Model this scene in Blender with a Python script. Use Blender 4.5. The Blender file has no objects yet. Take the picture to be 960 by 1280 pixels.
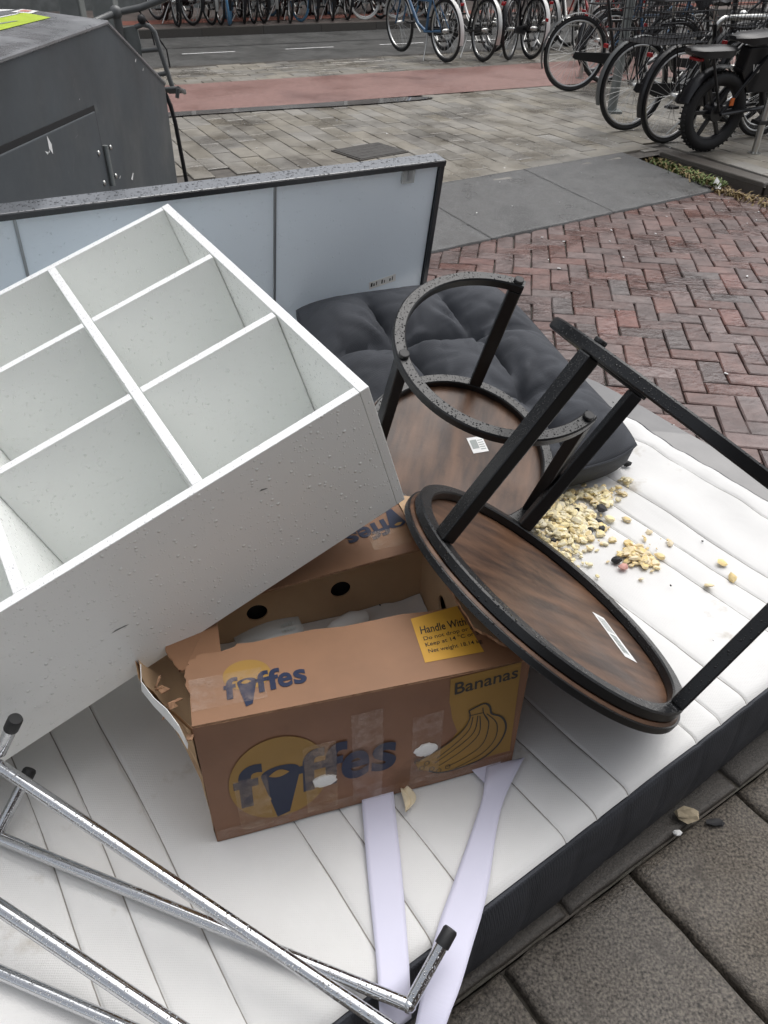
import bpy, bmesh, math, random
from mathutils import Vector, Matrix, noise
R = math.radians
rnd = random.Random(7)
S = bpy.context.scene
COL = S.collection

# ---------------------------------------------------------------- camera, sky, sun, exposure
def make_camera():
    p, r = R(37.55), R(-0.84)
    right = Vector((1, 0, 0)); fwd = Vector((0, math.cos(p), -math.sin(p))); down = fwd.cross(right)
    ri = right*math.cos(r) + down*math.sin(r); dn = -right*math.sin(r) + down*math.cos(r)
    m = Matrix((ri, -dn, -fwd)).transposed().to_4x4(); m.translation = (0, 0, 1.462)
    c = bpy.data.cameras.new('camera'); c.sensor_fit = 'VERTICAL'; c.sensor_height = 24; c.lens = 18
    c.clip_start = 0.02; c.clip_end = 400
    o = bpy.data.objects.new('camera', c); o.matrix_world = m; COL.objects.link(o); S.camera = o
make_camera()
SUN_EL, SUN_AZ = R(66), R(35)          # azimuth from +Y towards +X
W = bpy.data.worlds.new("World"); S.world = W; W.use_nodes = True
nt = W.node_tree; bg = nt.nodes['Background']
sky = nt.nodes.new('ShaderNodeTexSky'); sky.sky_type = 'NISHITA'; sky.sun_disc = False
sky.sun_elevation = SUN_EL; sky.sun_rotation = SUN_AZ; sky.air_density = 1.0; sky.dust_density = 4.0; sky.ozone_density = 1.0
hs = nt.nodes.new('ShaderNodeHueSaturation'); hs.inputs['Saturation'].default_value = 0.24
nt.links.new(sky.outputs[0], hs.inputs['Color']); nt.links.new(hs.outputs[0], bg.inputs['Color'])
bg.inputs['Strength'].default_value = 0.15
sl = bpy.data.lights.new('sun', 'SUN'); sl.energy = .8; sl.angle = R(75); sl.color = (1, .975, .94)
so = bpy.data.objects.new('sun', sl); COL.objects.link(so)
d = Vector((math.sin(SUN_AZ)*math.cos(SUN_EL), math.cos(SUN_AZ)*math.cos(SUN_EL), math.sin(SUN_EL)))
so.rotation_euler = d.to_track_quat('Z', 'Y').to_euler(); so.location = (3, 6, 12)
S.cycles.max_bounces = 12; S.cycles.diffuse_bounces = 8
S.view_settings.view_transform = 'Standard'; S.view_settings.look = 'None'
S.view_settings.exposure = 0.5; S.view_settings.gamma = 1; S.view_settings.use_curve_mapping = False

# ---------------------------------------------------------------- materials
def mat(name, col, rough=.5, metal=0, var=0, vscale=8, col2=None, bump=0, bscale=60, rndv=0, drops=None,
        dens=.55, rvar=0, rscale=4, spec=.5, stretch=None, dirt=None, alpha=1, apatch=None, weave=None, coat=0, drop_glint=0, dstr=.9, updrop=False, world=False, wamp=1.0):
    m = bpy.data.materials.new(name); m.use_nodes = True
    N = m.node_tree.nodes; L = m.node_tree.links; b = N['Principled BSDF']
    def n(t, **k):
        x = N.new(t)
        for a, v in k.items(): setattr(x, a, v)
        return x
    def math_(op, a, c=None, e=None):
        x = n('ShaderNodeMath', operation=op)
        for i, v in enumerate((a, c, e)):
            if v is None: continue
            if hasattr(v, 'links'): L.new(v, x.inputs[i])
            else: x.inputs[i].default_value = v
        return x.outputs[0]
    tc = n('ShaderNodeNewGeometry').outputs['Position'] if world else n('ShaderNodeTexCoord').outputs['Object']
    b.inputs['Base Color'].default_value = (*col, 1); b.inputs['Roughness'].default_value = rough
    b.inputs['Metallic'].default_value = metal; b.inputs['Specular IOR Level'].default_value = spec
    b.inputs['Alpha'].default_value = alpha
    if coat: b.inputs['Coat Weight'].default_value = coat; b.inputs['Coat Roughness'].default_value = .08
    src = None
    def noise_(sc, det=4, st=None, rg=.55):
        x = n('ShaderNodeTexNoise'); x.inputs['Scale'].default_value = sc; x.inputs['Detail'].default_value = det
        x.inputs['Roughness'].default_value = rg
        if st:
            mp = n('ShaderNodeMapping'); mp.inputs['Scale'].default_value = st; L.new(tc, mp.inputs[0]); L.new(mp.outputs[0], x.inputs[0])
        else: L.new(tc, x.inputs[0])
        return x.outputs['Fac']
    if var or col2:
        f = noise_(vscale, 6, stretch)
        r = n('ShaderNodeValToRGB'); L.new(f, r.inputs[0])
        c2 = col2 or tuple(c*(1-var) for c in col); c1 = col if col2 else tuple(min(1, c*(1+var)) for c in col)
        r.color_ramp.elements[0].position = .33; r.color_ramp.elements[0].color = (*c2, 1)
        r.color_ramp.elements[1].position = .67; r.color_ramp.elements[1].color = (*c1, 1)
        src = r.outputs[0]
    if dirt:
        dc, ds, dth = dirt
        f = noise_(ds, 8, None, .65)
        r = n('ShaderNodeMapRange'); L.new(f, r.inputs[0]); r.inputs[1].default_value = dth; r.inputs[2].default_value = dth+.12
        mx = n('ShaderNodeMix', data_type='RGBA'); L.new(r.outputs[0], mx.inputs[0])
        if src: L.new(src, mx.inputs[6])
        else: mx.inputs[6].default_value = (*col, 1)
        mx.inputs[7].default_value = (*dc, 1); src = mx.outputs[2]
    if rndv:
        oi = n('ShaderNodeObjectInfo').outputs['Random']; gi = n('ShaderNodeNewGeometry').outputs['Random Per Island']
        f = math_('FRACT', math_('ADD', oi, gi))
        v = math_('MULTIPLY_ADD', f, 2*rndv, 1-rndv)
        f2 = math_('FRACT', math_('MULTIPLY', f, 7.31))
        h = n('ShaderNodeHueSaturation'); L.new(v, h.inputs['Value']); L.new(math_('MULTIPLY_ADD', f2, .5, .6), h.inputs['Saturation'])
        if src: L.new(src, h.inputs['Color'])
        else: h.inputs['Color'].default_value = (*col, 1)
        src = h.outputs[0]
    hgt = None
    if bump:
        hgt = math_('MULTIPLY', noise_(bscale, 5), bump)
    if weave:
        x = n('ShaderNodeTexVoronoi'); x.inputs['Scale'].default_value = weave; x.inputs['Randomness'].default_value = .15; L.new(tc, x.inputs[0])
        w_ = math_('MULTIPLY', x.outputs['Distance'], .28/weave*wamp)
        hgt = math_('ADD', hgt, w_) if hgt else w_
    dm = None
    if drops:
        hs_ = None
        for k, sc in enumerate((drops, drops*1.9)):
            vo = n('ShaderNodeTexVoronoi'); vo.inputs['Scale'].default_value = sc; L.new(tc, vo.inputs[0])
            sp = n('ShaderNodeSeparateColor'); L.new(vo.outputs['Color'], sp.inputs[0])
            rad = math_('MULTIPLY', math_('MAXIMUM', math_('SUBTRACT', sp.outputs[0], 1-dens), 0), .42/dens)
            inside = math_('MAXIMUM', math_('SUBTRACT', rad, vo.outputs['Distance']), 0)
            if updrop:
                gz = n('ShaderNodeSeparateXYZ'); L.new(n('ShaderNodeNewGeometry').outputs['True Normal'], gz.inputs[0])
                um = n('ShaderNodeMapRange'); L.new(gz.outputs[2], um.inputs[0]); um.inputs[1].default_value = .5; um.inputs[2].default_value = .95
                inside = math_('MULTIPLY', inside, um.outputs[0])
            hh = math_('MULTIPLY', math_('SQRT', inside), dstr/sc)
            mk = math_('GREATER_THAN', inside, .004)
            hs_ = math_('MAXIMUM', hs_, hh) if hs_ else hh
            dm = math_('MAXIMUM', dm, mk) if dm else mk
        hgt = math_('ADD', hgt, hs_) if hgt else hs_
    if hgt:
        bp = n('ShaderNodeBump'); bp.inputs['Strength'].default_value = 1; bp.inputs['Distance'].default_value = 1
        L.new(hgt, bp.inputs['Height']); L.new(bp.outputs[0], b.inputs['Normal'])
    if apatch:
        r = n('ShaderNodeMapRange'); L.new(noise_(apatch, 8, None, .7), r.inputs[0]); r.inputs[1].default_value = .42; r.inputs[2].default_value = .68
        r.inputs[3].default_value = alpha*.45; r.inputs[4].default_value = min(1, alpha*2.4); L.new(r.outputs[0], b.inputs['Alpha'])
    ro = None
    if rvar:
        r = n('ShaderNodeMapRange'); L.new(noise_(rscale, 4), r.inputs[0]); r.inputs[1].default_value = .35; r.inputs[2].default_value = .65
        r.inputs[3].default_value = max(.03, rough-rvar); r.inputs[4].default_value = min(1, rough+rvar); ro = r.outputs[0]
    if dm:
        mr = n('ShaderNodeMix'); L.new(dm, mr.inputs[0])
        if ro: L.new(ro, mr.inputs[2])
        else: mr.inputs[2].default_value = rough
        mr.inputs[3].default_value = .06; ro = mr.outputs[0]
        if drop_glint:  # drop highlights painted in as a lighter base colour
            mx = n('ShaderNodeMix', data_type='RGBA'); L.new(dm, mx.inputs[0])
            if src: L.new(src, mx.inputs[6])
            else: mx.inputs[6].default_value = (*col, 1)
            mx.inputs[7].default_value = (*[min(1, c*(1+drop_glint)) for c in col], 1); src = mx.outputs[2]
    if ro: L.new(ro, b.inputs['Roughness'])
    if src: L.new(src, b.inputs['Base Color'])
    return m

M = {}
M['fabric_white'] = mat('mattress_fabric', (.675, .672, .66), .85, var=.06, vscale=3, weave=300, wamp=.55, dirt=((.50, .47, .42), 6, .62))
M['fabric_side'] = mat('dark_side_fabric', (.034, .037, .045), .8, var=.2, vscale=14, weave=260)
M['thread'] = mat('thread', (.26, .245, .225), .9)
M['white_board'] = mat('white_melamine', (.83, .845, .825), .30, drops=125, dens=.40, drop_glint=.10, dstr=.38, var=.015, vscale=2, dirt=((.66, .66, .63), 5, .66))
M['white_edge'] = mat('white_edge_band', (.86, .865, .86), .3, drops=200, dens=.6, dstr=.4)
M['black_metal'] = mat('black_powder_coat', (.007, .0078, .009), .36, drops=190, dens=.75, dstr=1.0, updrop=True, bump=.0002, bscale=300, spec=.45)
M['black_frame'] = mat('black_aluminium', (.022, .025, .030), .25, drops=110, dens=.8, updrop=True, spec=.6)
M['rail_sky_sheen'] = mat('aluminium_painted_sky_sheen', (.105, .113, .125), .18, drops=85, dens=.85, dstr=1.1, updrop=True, spec=.7, coat=.5)  # sky reflection on the rail top painted as a lighter base grey
M['wood'] = mat('dark_mango_wood', (.142, .075, .043), .42, col2=(.038, .020, .013), vscale=6, stretch=(1.0, 5.0, 5), bump=.0004, bscale=90, rvar=.08, spec=.35, dirt=((.022, .013, .009), 4, .58))
M['cushion'] = mat('charcoal_canvas', (.044, .048, .057), .85, var=.16, vscale=5, weave=420, bump=.0006, bscale=45)
M['card'] = mat('brown_cardboard', (.225, .115, .059), .6, var=.12, vscale=6, bump=.0009, bscale=22, dirt=((.17, .082, .043), 5, .58))
M['card_front'] = mat('darker_front_cardboard', (.205, .098, .051), .6, var=.12, vscale=6, bump=.0009, bscale=22, dirt=((.15, .068, .035), 5, .58))  # slightly darker brown, used on the front panel only
M['card_in'] = mat('tan_cardboard', (.48, .33, .20), .8, var=.08, vscale=7, bump=.0004, bscale=40)
M['card_edge'] = mat('torn_cardboard_edge', (.40, .24, .14), .9, col2=(.2, .1, .055), vscale=60, bump=.002, bscale=150)
M['card_torn'] = mat('torn_board_fibre', (.50, .34, .18), .9, col2=(.30, .17, .09), vscale=26, bump=.002, bscale=80)
M['paper_white'] = mat('white_paper', (.72, .72, .70), .7, var=.05, vscale=12, bump=.0008, bscale=60)
M['ink_navy'] = mat('navy_ink', (.010, .018, .050), .5, spec=.3)
M['ink_black'] = mat('black_ink', (.02, .018, .016), .55)
M['ink_yellow'] = mat('yellow_print', (.50, .27, .03), .58, var=.06, vscale=8)
M['ink_gold'] = mat('gold_print', (.27, .15, .024), .58, var=.08, vscale=8)
M['tape'] = mat('clear_packing_tape', (.60, .47, .39), .10, alpha=.11, apatch=30, bump=.002, bscale=45, drops=210, dens=.6, coat=.6)
M['tape_worn'] = mat('tape_over_torn_print', (.62, .43, .26), .14, alpha=.15, apatch=30, bump=.002, bscale=60, drops=220, dens=.65, coat=.5)
M['lav'] = mat('lavender_satin', (.615, .61, .735), .6, var=.03, vscale=5, weave=900, wamp=.4, bump=.0004, bscale=14, dirt=((.48, .47, .56), 7, .66))
M['chrome'] = mat('wet_chrome', (.56, .57, .585), .03, 1, drops=260, dens=.8, dstr=.7)
M['rubber'] = mat('black_rubber', (.012, .012, .013), .55, bump=.0005, bscale=120)
M['steel'] = mat('brushed_steel', (.55, .55, .53), .28, 1, bump=.0002, bscale=200)
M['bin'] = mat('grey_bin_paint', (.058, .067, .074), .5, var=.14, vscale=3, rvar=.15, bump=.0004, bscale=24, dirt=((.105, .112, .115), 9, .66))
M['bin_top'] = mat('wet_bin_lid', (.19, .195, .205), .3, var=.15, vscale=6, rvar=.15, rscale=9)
M['dark'] = mat('dark_gap_shade_and_seam', (.008, .008, .009), .8)  # near-black: painted shade inside gaps, also the asphalt seam
M['sticker_lime'] = mat('lime_sticker', (.42, .55, .04), .4, var=.08, vscale=20)
M['sticker_grey'] = mat('grey_print', (.25, .28, .27), .4)
M['white_paint'] = mat('white_paint', (.75, .75, .74), .5, var=.1, vscale=30)
M['sticker_red'] = mat('red_print', (.55, .25, .22), .4)
M['pane'] = mat('frosted_glass', (.78, .87, .95), .2, var=.02, vscale=2, drops=150, dens=.16, dstr=.4, coat=.3)
M['clear_plastic'] = mat('clear_plastic', (.55, .57, .56), .15, alpha=.5)
M['alu'] = mat('aluminium', (.32, .34, .36), .35, .8)
M['brick_red'] = mat('wet_red_clinker', (.128, .072, .062), .33, var=.28, vscale=11, bump=.006, bscale=30, rndv=.20, rvar=.24, rscale=3, world=True, dirt=((.056, .033, .029), 1.6, .56))
M['brick_grey'] = mat('wet_grey_clinker', (.112, .085, .079), .33, var=.25, vscale=11, bump=.006, bscale=30, rndv=.2, rvar=.24, rscale=3, world=True, dirt=((.05, .036, .032), 1.6, .56))
M['brick_orange'] = mat('wet_orange_clinker', (.160, .080, .068), .36, var=.2, vscale=14, bump=.006, bscale=30, rndv=.2, rvar=.2, rscale=5, world=True)
M['bed'] = mat('wet_sand_joint', (.085, .070, .058), .6, col2=(.048, .044, .030), vscale=9, bump=.006, bscale=60, world=True)
M['paver'] = mat('grey_concrete_paver', (.215, .197, .165), .42, var=.16, vscale=7, bump=.002, bscale=70, rndv=.15, rvar=.3, rscale=1.6, world=True, dirt=((.088, .076, .060), 1.15, .545))
M['paver_bed'] = mat('paver_joint', (.085, .076, .066), .7, var=.3, vscale=20)
M['tile'] = mat('rough_concrete_tile', (.165, .138, .106), .55, col2=(.018, .014, .011), vscale=190, bump=.003, bscale=260, rvar=.25, rscale=5, rndv=.1, world=True, dirt=((.045, .036, .027), 9, .58))
M['kerb'] = mat('dark_kerb_concrete', (.088, .078, .066), .5, col2=(.036, .031, .027), vscale=260, bump=.002, bscale=300, rndv=.1, world=True)
M['ramp'] = mat('granite_ramp', (.125, .126, .125), .5, col2=(.055, .056, .056), vscale=110, bump=.004, bscale=170, rndv=.16, rvar=.25, rscale=3, world=True, dirt=((.060, .058, .056), 1.3, .54))
M['dark_plate'] = mat('dark_cast_plate', (.050, .047, .043), .5, var=.3, vscale=30, bump=.006, bscale=60)
M['cycle'] = mat('red_asphalt', (.235, .135, .118), .5, var=.12, vscale=30, bump=.004, bscale=160, rvar=.22, rscale=1.2, world=True, dirt=((.17, .095, .085), .8, .55))
M['asphalt'] = mat('wet_asphalt', (.075, .075, .072), .5, var=.2, vscale=6, bump=.004, bscale=120, rvar=.15, rscale=2)
M['water'] = mat('puddle_water', (.165, .16, .155), .015, spec=.8, var=.3, vscale=2.2, world=True)
M['far_pave'] = mat('far_pavement', (.17, .14, .125), .55, var=.2, vscale=3, bump=.004, bscale=60)
M['far_red'] = mat('far_red_paving', (.30, .115, .085), .55, var=.2, vscale=8)
M['tyre'] = mat('tyre', (.013, .013, .014), .65, bump=.001, bscale=120)
M['tyre_white'] = mat('white_tyre', (.6, .6, .57), .6)
M['tyre_blue'] = mat('blue_tyre', (.10, .24, .40), .6)
M['rim'] = mat('alloy_rim', (.55, .55, .54), .3, .9)
M['black_paint'] = mat('black_bike_paint', (.010, .010, .012), .3)
M['grey_paint'] = mat('grey_bike_paint', (.10, .105, .105), .38, rvar=.1)
M['silver_paint'] = mat('silver_bike_paint', (.5, .5, .48), .35, .5)
M['blue_paint'] = mat('blue_bike_paint', (.05, .12, .22), .35)
M['red_paint'] = mat('red_bike_paint', (.35, .03, .03), .35)
M['white_gloss'] = mat('white_bike_paint', (.7, .7, .68), .35)
M['red_light'] = mat('red_reflector', (.30, .010, .014), .2)
M['orange_refl'] = mat('orange_reflector', (.6, .13, .02), .25)
M['leather'] = mat('black_saddle', (.016, .016, .017), .4)
M['galv'] = mat('galvanised_pole', (.20, .215, .21), .5, .3, var=.18, vscale=9, rvar=.1)
M['grass'] = mat('weed_green', (.10, .14, .035), .7, var=.4, vscale=30)
M['straw'] = mat('dry_weed', (.28, .21, .10), .8, var=.3, vscale=30)
M['bread'] = mat('bread_crumb', (.76, .60, .30), .8, var=.10, vscale=40, rndv=.10, bump=.002, bscale=120)
M['pale_food'] = mat('pale_food', (.80, .70, .42), .8, var=.08, vscale=40, rndv=.08, bump=.002, bscale=120)
M['char'] = mat('charcoal_bit', (.02, .02, .022), .7)
M['pink'] = mat('pink_scrap', (.62, .33, .28), .6)
M['stone'] = mat('pale_stone', (.42, .35, .24), .8, var=.2, vscale=30, bump=.004, bscale=60)
M['wall'] = mat('dark_brick_wall', (.09, .065, .055), .8, var=.25, vscale=6)
M['shop'] = mat('dark_shop_front', (.02, .025, .032), .35)
M['glass'] = mat('shop_glass', (.02, .024, .028), .05, spec=.7)
M['frame_white'] = mat('window_frame', (.55, .55, .52), .5)

# ---------------------------------------------------------------- mesh helpers
class MB:
    def __init__(s): s.v = []; s.f = []; s.mi = []; s.m = 0
    def add(s, vs, fs):
        k = len(s.v); s.v += [tuple(v) for v in vs]
        for f in fs: s.f.append(tuple(i+k for i in f)); s.mi.append(s.m)
        return s
    def box(s, c, d, rot=None):
        c = Vector(c); x, y, z = d[0]/2, d[1]/2, d[2]/2
        vs = [Vector((a*x, b*y, e*z)) for e in (-1, 1) for b in (-1, 1) for a in (-1, 1)]
        if rot is not None: vs = [rot @ v for v in vs]
        return s.add([c+v for v in vs], [(0, 2, 3, 1), (4, 5, 7, 6), (0, 1, 5, 4), (2, 6, 7, 3), (0, 4, 6, 2), (1, 3, 7, 5)])
    def hexa(s, lo, hi):      # two quads bottom / top
        return s.add(list(lo)+list(hi), [(3, 2, 1, 0), (4, 5, 6, 7), (0, 1, 5, 4), (1, 2, 6, 5), (2, 3, 7, 6), (3, 0, 4, 7)])
    def tube(s, pts, r, seg=8, cap=True, closed=False):
        pts = [Vector(p) for p in pts]; n = len(pts); rr = r if isinstance(r, (list, tuple)) else [r]*n
        tan = []
        for i in range(n):
            a = pts[(i-1) % n] if (closed or i > 0) else pts[i]; b = pts[(i+1) % n] if (closed or i < n-1) else pts[i]
            tan.append((b-a).normalized())
        up = Vector((0, 0, 1)) if abs(tan[0].z) < .9 else Vector((1, 0, 0))
        x = tan[0].cross(up).normalized(); vs = []
        for i in range(n):
            x = (x - tan[i]*x.dot(tan[i])).normalized(); y = tan[i].cross(x)
            vs += [pts[i] + (x*math.cos(2*math.pi*k/seg)+y*math.sin(2*math.pi*k/seg))*rr[i] for k in range(seg)]
        fs = []
        for i in range(n if closed else n-1):
            j = (i+1) % n
            fs += [(i*seg+k, i*seg+(k+1) % seg, j*seg+(k+1) % seg, j*seg+k) for k in range(seg)]
        if cap and not closed: fs += [tuple(range(seg))[::-1], tuple((n-1)*seg+k for k in range(seg))]
        return s.add(vs, fs)
    def sweep(s, pts, frames, sec, closed=False):   # rectangular or any section: frames list of (x,y), sec list of 2-D points
        n = len(pts); m = len(sec); vs = []
        for p, (x, y) in zip(pts, frames): vs += [Vector(p)+x*a+y*b for a, b in sec]
        fs = []
        for i in range(n if closed else n-1):
            j = (i+1) % n
            fs += [(i*m+k, i*m+(k+1) % m, j*m+(k+1) % m, j*m+k) for k in range(m)]
        if not closed: fs += [tuple(range(m))[::-1], tuple((n-1)*m+k for k in range(m))]
        return s.add(vs, fs)
    def arcbar(s, rad, z0, z1, w, a0, a1, n, closed=False, ch=.003):
        pts = []; fr = []; c = w/2; h = (z1-z0)/2; zc = (z0+z1)/2
        N = n if closed else n+1
        for i in range(N):
            a = a0+(a1-a0)*i/n; x = Vector((math.cos(a), math.sin(a), 0)); pts.append(x*rad+Vector((0, 0, zc))); fr.append((x, Vector((0, 0, 1))))
        sec = [(-c+ch, -h), (c-ch, -h), (c, -h+ch), (c, h-ch), (c-ch, h), (-c+ch, h), (-c, h-ch), (-c, -h+ch)]
        return s.sweep(pts, fr, sec, closed)
    def disc(s, rad, z0, z1, n, ch=.004):
        vs = []; prof = [(rad-ch, z0), (rad, z0+ch), (rad, z1-ch), (rad-ch, z1)]
        for r, z in prof: vs += [(r*math.cos(2*math.pi*i/n), r*math.sin(2*math.pi*i/n), z) for i in range(n)]
        fs = [(k*n+i, k*n+(i+1) % n, (k+1)*n+(i+1) % n, (k+1)*n+i) for k in range(3) for i in range(n)]
        fs += [tuple(range(n))[::-1], tuple(3*n+i for i in range(n))]
        return s.add(vs, fs)
    def ball(s, c, r, nu=8, nv=6, sc=(1, 1, 1), jit=0):
        c = Vector(c); vs = [c+Vector((0, 0, -r*sc[2]))]
        for j in range(1, nv):
            t = math.pi*j/nv-math.pi/2
            for i in range(nu):
                a = 2*math.pi*i/nu; q = 1+rnd.uniform(-jit, jit)
                vs.append(c+Vector((math.cos(t)*math.cos(a)*r*sc[0]*q, math.cos(t)*math.sin(a)*r*sc[1]*q, math.sin(t)*r*sc[2]*q)))
        vs.append(c+Vector((0, 0, r*sc[2]))); e = len(vs)-1; fs = []
        for i in range(nu):
            fs.append((0, 1+(i+1) % nu, 1+i)); fs.append((e, 1+(nv-2)*nu+i, 1+(nv-2)*nu+(i+1) % nu))
            for j in range(nv-2): fs.append((1+j*nu+i, 1+j*nu+(i+1) % nu, 1+(j+1)*nu+(i+1) % nu, 1+(j+1)*nu+i))
        return s.add(vs, fs)
    def flake(s, c, r, rg, flat=.32):
        n = 7; c = Vector(c); rot = Matrix.Rotation(rg.uniform(0, 6.3), 3, 'Z') @ Matrix.Rotation(rg.gauss(0, .35), 3, 'X') @ Matrix.Rotation(rg.gauss(0, .35), 3, 'Y'); el = rg.uniform(.6, 1); vs = []
        pr = [rg.uniform(.55, 1.1) for _ in range(n)]
        for z, q in ((-1, .75), (0, 1), (1, .7)):
            for i in range(n):
                a = 2*math.pi*i/n; vs.append(c+rot @ Vector((math.cos(a)*r*pr[i]*q, math.sin(a)*r*pr[i]*q*el, (z+rg.uniform(-.35, .35))*r*flat)))
        vs += [c+rot @ Vector((0, 0, r*flat*1.25)), c-rot @ Vector((0, 0, r*flat))]
        fs = [(k*n+i, k*n+(i+1) % n, (k+1)*n+(i+1) % n, (k+1)*n+i) for k in (0, 1) for i in range(n)]+[(2*n+i, 2*n+(i+1) % n, 3*n) for i in range(n)]+[((i+1) % n, i, 3*n+1) for i in range(n)]
        return s.add(vs, fs)
    def prism(s, poly, place, th):   # poly 2-D, place(a,b,h) -> 3-D
        n = len(poly); vs = [place(a, b, 0) for a, b in poly]+[place(a, b, th) for a, b in poly]
        fs = [tuple(range(n))[::-1], tuple(range(n, 2*n))]+[(i, (i+1) % n, n+(i+1) % n, n+i) for i in range(n)]
        return s.add(vs, fs)
    def build(s, name, m, parent=None, org=None, smooth=False, bevel=0, sharp=40):
        me = bpy.data.meshes.new(name)
        o0 = Vector(org) if org is not None else Vector((0, 0, 0))
        me.from_pydata([tuple(Vector(v)-o0) for v in s.v], [], s.f); me.update()
        ms = m if isinstance(m, (list, tuple)) else [m]
        for x in ms: me.materials.append(M[x] if isinstance(x, str) else x)
        if len(ms) > 1: me.polygons.foreach_set('material_index', s.mi)
        bm = bmesh.new(); bm.from_mesh(me); bmesh.ops.recalc_face_normals(bm, faces=bm.faces); bm.to_mesh(me); bm.free()
        if smooth:
            me.polygons.foreach_set('use_smooth', [True]*len(me.polygons))
            try: me.set_sharp_from_angle(angle=R(sharp))
            except Exception: pass
        ob = bpy.data.objects.new(name, me); COL.objects.link(ob)
        if parent is not None: ob.parent = parent
        elif org is not None: ob.location = o0
        if bevel:
            bv = ob.modifiers.new('bevel', 'BEVEL'); bv.width = bevel; bv.segments = 2; bv.limit_method = 'ANGLE'; bv.angle_limit = R(50)
        return ob
def tag(o, label=None, cat=None, group=None, kind=None):
    for k, v in (('label', label), ('category', cat), ('group', group), ('kind', kind)):
        if v: o[k] = v
    return o
def empty(name, loc, rotm=None, rz=0):
    o = bpy.data.objects.new(name, None); COL.objects.link(o); o.empty_display_size = .05
    if rotm is not None: o.matrix_world = Matrix.Translation(loc) @ rotm.to_4x4()
    else: o.location = loc; o.rotation_euler = (0, 0, rz)
    return o
def axes(x, y, z): return Matrix((x, y, z)).transposed()
def kids(o, allo): return [c for c in allo if c.parent == o]
def copy_tree(o, tree, parent=None):
    c = o.copy(); COL.objects.link(c); c.parent = parent
    for ch in tree.get(o.name, []): copy_tree(ch, tree, c)
    return c
def tree_of(root):
    t = {}; todo = [root]
    while todo:
        o = todo.pop(); cs = list(o.children); t[o.name] = cs; todo += cs
    return t
_font = {}
def text_mesh(txt, off=0.0, extra=0):
    cu = bpy.data.curves.new('lettering', 'FONT'); cu.body = txt; cu.offset = off; cu.resolution_u = 4; cu.size = 1
    ob = bpy.data.objects.new('lettering', cu); COL.objects.link(ob)
    dg = bpy.context.evaluated_depsgraph_get(); dg.update()
    me = bpy.data.meshes.new_from_object(ob.evaluated_get(dg)); bpy.data.objects.remove(ob); bpy.data.curves.remove(cu)
    vs = [(v.co.x, v.co.y) for v in me.vertices]; fs = [tuple(p.vertices) for p in me.polygons]; bpy.data.meshes.remove(me)
    x0 = min(v[0] for v in vs); x1 = max(v[0] for v in vs)
    return [((x-x0)/(x1-x0), y) for x, y in vs], fs, x1-x0      # width normalised to 1, y in font units (cap about .7)
def lettering(mb, txt, place, bl, br, up, cap=.7, off=.0):
    """text along bl->br (2-D), letter height vector 'up' for cap height; place(a,b)->3-D"""
    vs, fs, wd = text_mesh(txt, off)
    out = []
    for x, y in vs:
        out.append(place(bl[0]+(br[0]-bl[0])*x+up[0]*y/cap, bl[1]+(br[1]-bl[1])*x+up[1]*y/cap))
    mb.add(out, fs)

# ---------------------------------------------------------------- ground and streets
def dirs(deg): a = R(deg); return Vector((math.cos(a), math.sin(a), 0)), Vector((-math.sin(a), math.cos(a), 0))
SN, NN = dirs(33.5)      # near street direction (kerb beside the mattress, ramp slabs)
SF, NF = dirs(26)        # far street direction (cycle path, road)
ZP = 0.08                # pavement beyond the ramp
def st(name, mb, m, org=None): return tag(mb.build(name, m, None, org), kind='structure')
g = MB(); g.add([(-160, -120, -.06), (160, -120, -.06), (160, 200, -.06), (-160, 200, -.06)], [(0, 1, 2, 3)]); ground = st('ground', g, 'far_pave')

def piece_mesh(name, L_, W_, H_, ms, jit=0.003, ch=.006, seed=0):
    r = random.Random(seed); x, y = L_/2, W_/2; j = lambda: r.uniform(-jit, jit)
    out = [(sx*x+j(), sy*y+j()) for sx, sy in ((-1, -1), (1, -1), (1, 1), (-1, 1))]
    dz = [r.uniform(-jit*.4, jit*.4) for _ in range(4)]
    vs = [(a*(1-ch/x), b*(1-ch/y), dz[i]) for i, (a, b) in enumerate(out)]+[(a, b, -ch*.8+dz[i]) for i, (a, b) in enumerate(out)]+[(a, b, -H_) for a, b in out]
    fs = [(0, 1, 2, 3)]+[(4+i, 4+(i+1) % 4, (i+1) % 4, i) for i in range(4)]+[(8+i, 8+(i+1) % 4, 4+(i+1) % 4, 4+i) for i in range(4)]
    me = bpy.data.meshes.new(name); me.from_pydata(vs, [], fs); me.update(); me.materials.append(M[ms]); return me
def lay(parent, name, spots, meshes, weights, limit=300, key=None, matkey='brick_red'):
    """spots: (x, y, z, angle).  The nearest `limit` become single parts, the rest one joined part."""
    spots = sorted(spots, key=key); r = random.Random(3)
    for (x, y, z, a) in spots[:limit]:
        o = bpy.data.objects.new(name, r.choices(meshes, weights)[0]); COL.objects.link(o); o.parent = parent
        o.location = (x, y, z+r.uniform(-.002, .0015)); o.rotation_euler = (r.uniform(-.012, .012), r.uniform(-.012, .012), a+r.uniform(-.012, .012)+(math.pi if r.random() < .5 else 0))
    rest = spots[limit:]
    if rest:
        mb = MB()
        for (x, y, z, a) in rest:
            me = r.choice(meshes); rot = Matrix.Rotation(a, 3, 'Z'); off = Vector((x, y, z+r.uniform(-.002, .0015)))
            mb.add([rot @ v.co+off for v in me.vertices], [tuple(p.vertices) for p in me.polygons])
        o = mb.build(name+'s_beyond', matkey, parent); o['kind'] = 'stuff'
def camdist(s): return s[0]**2+s[1]**2

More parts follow.
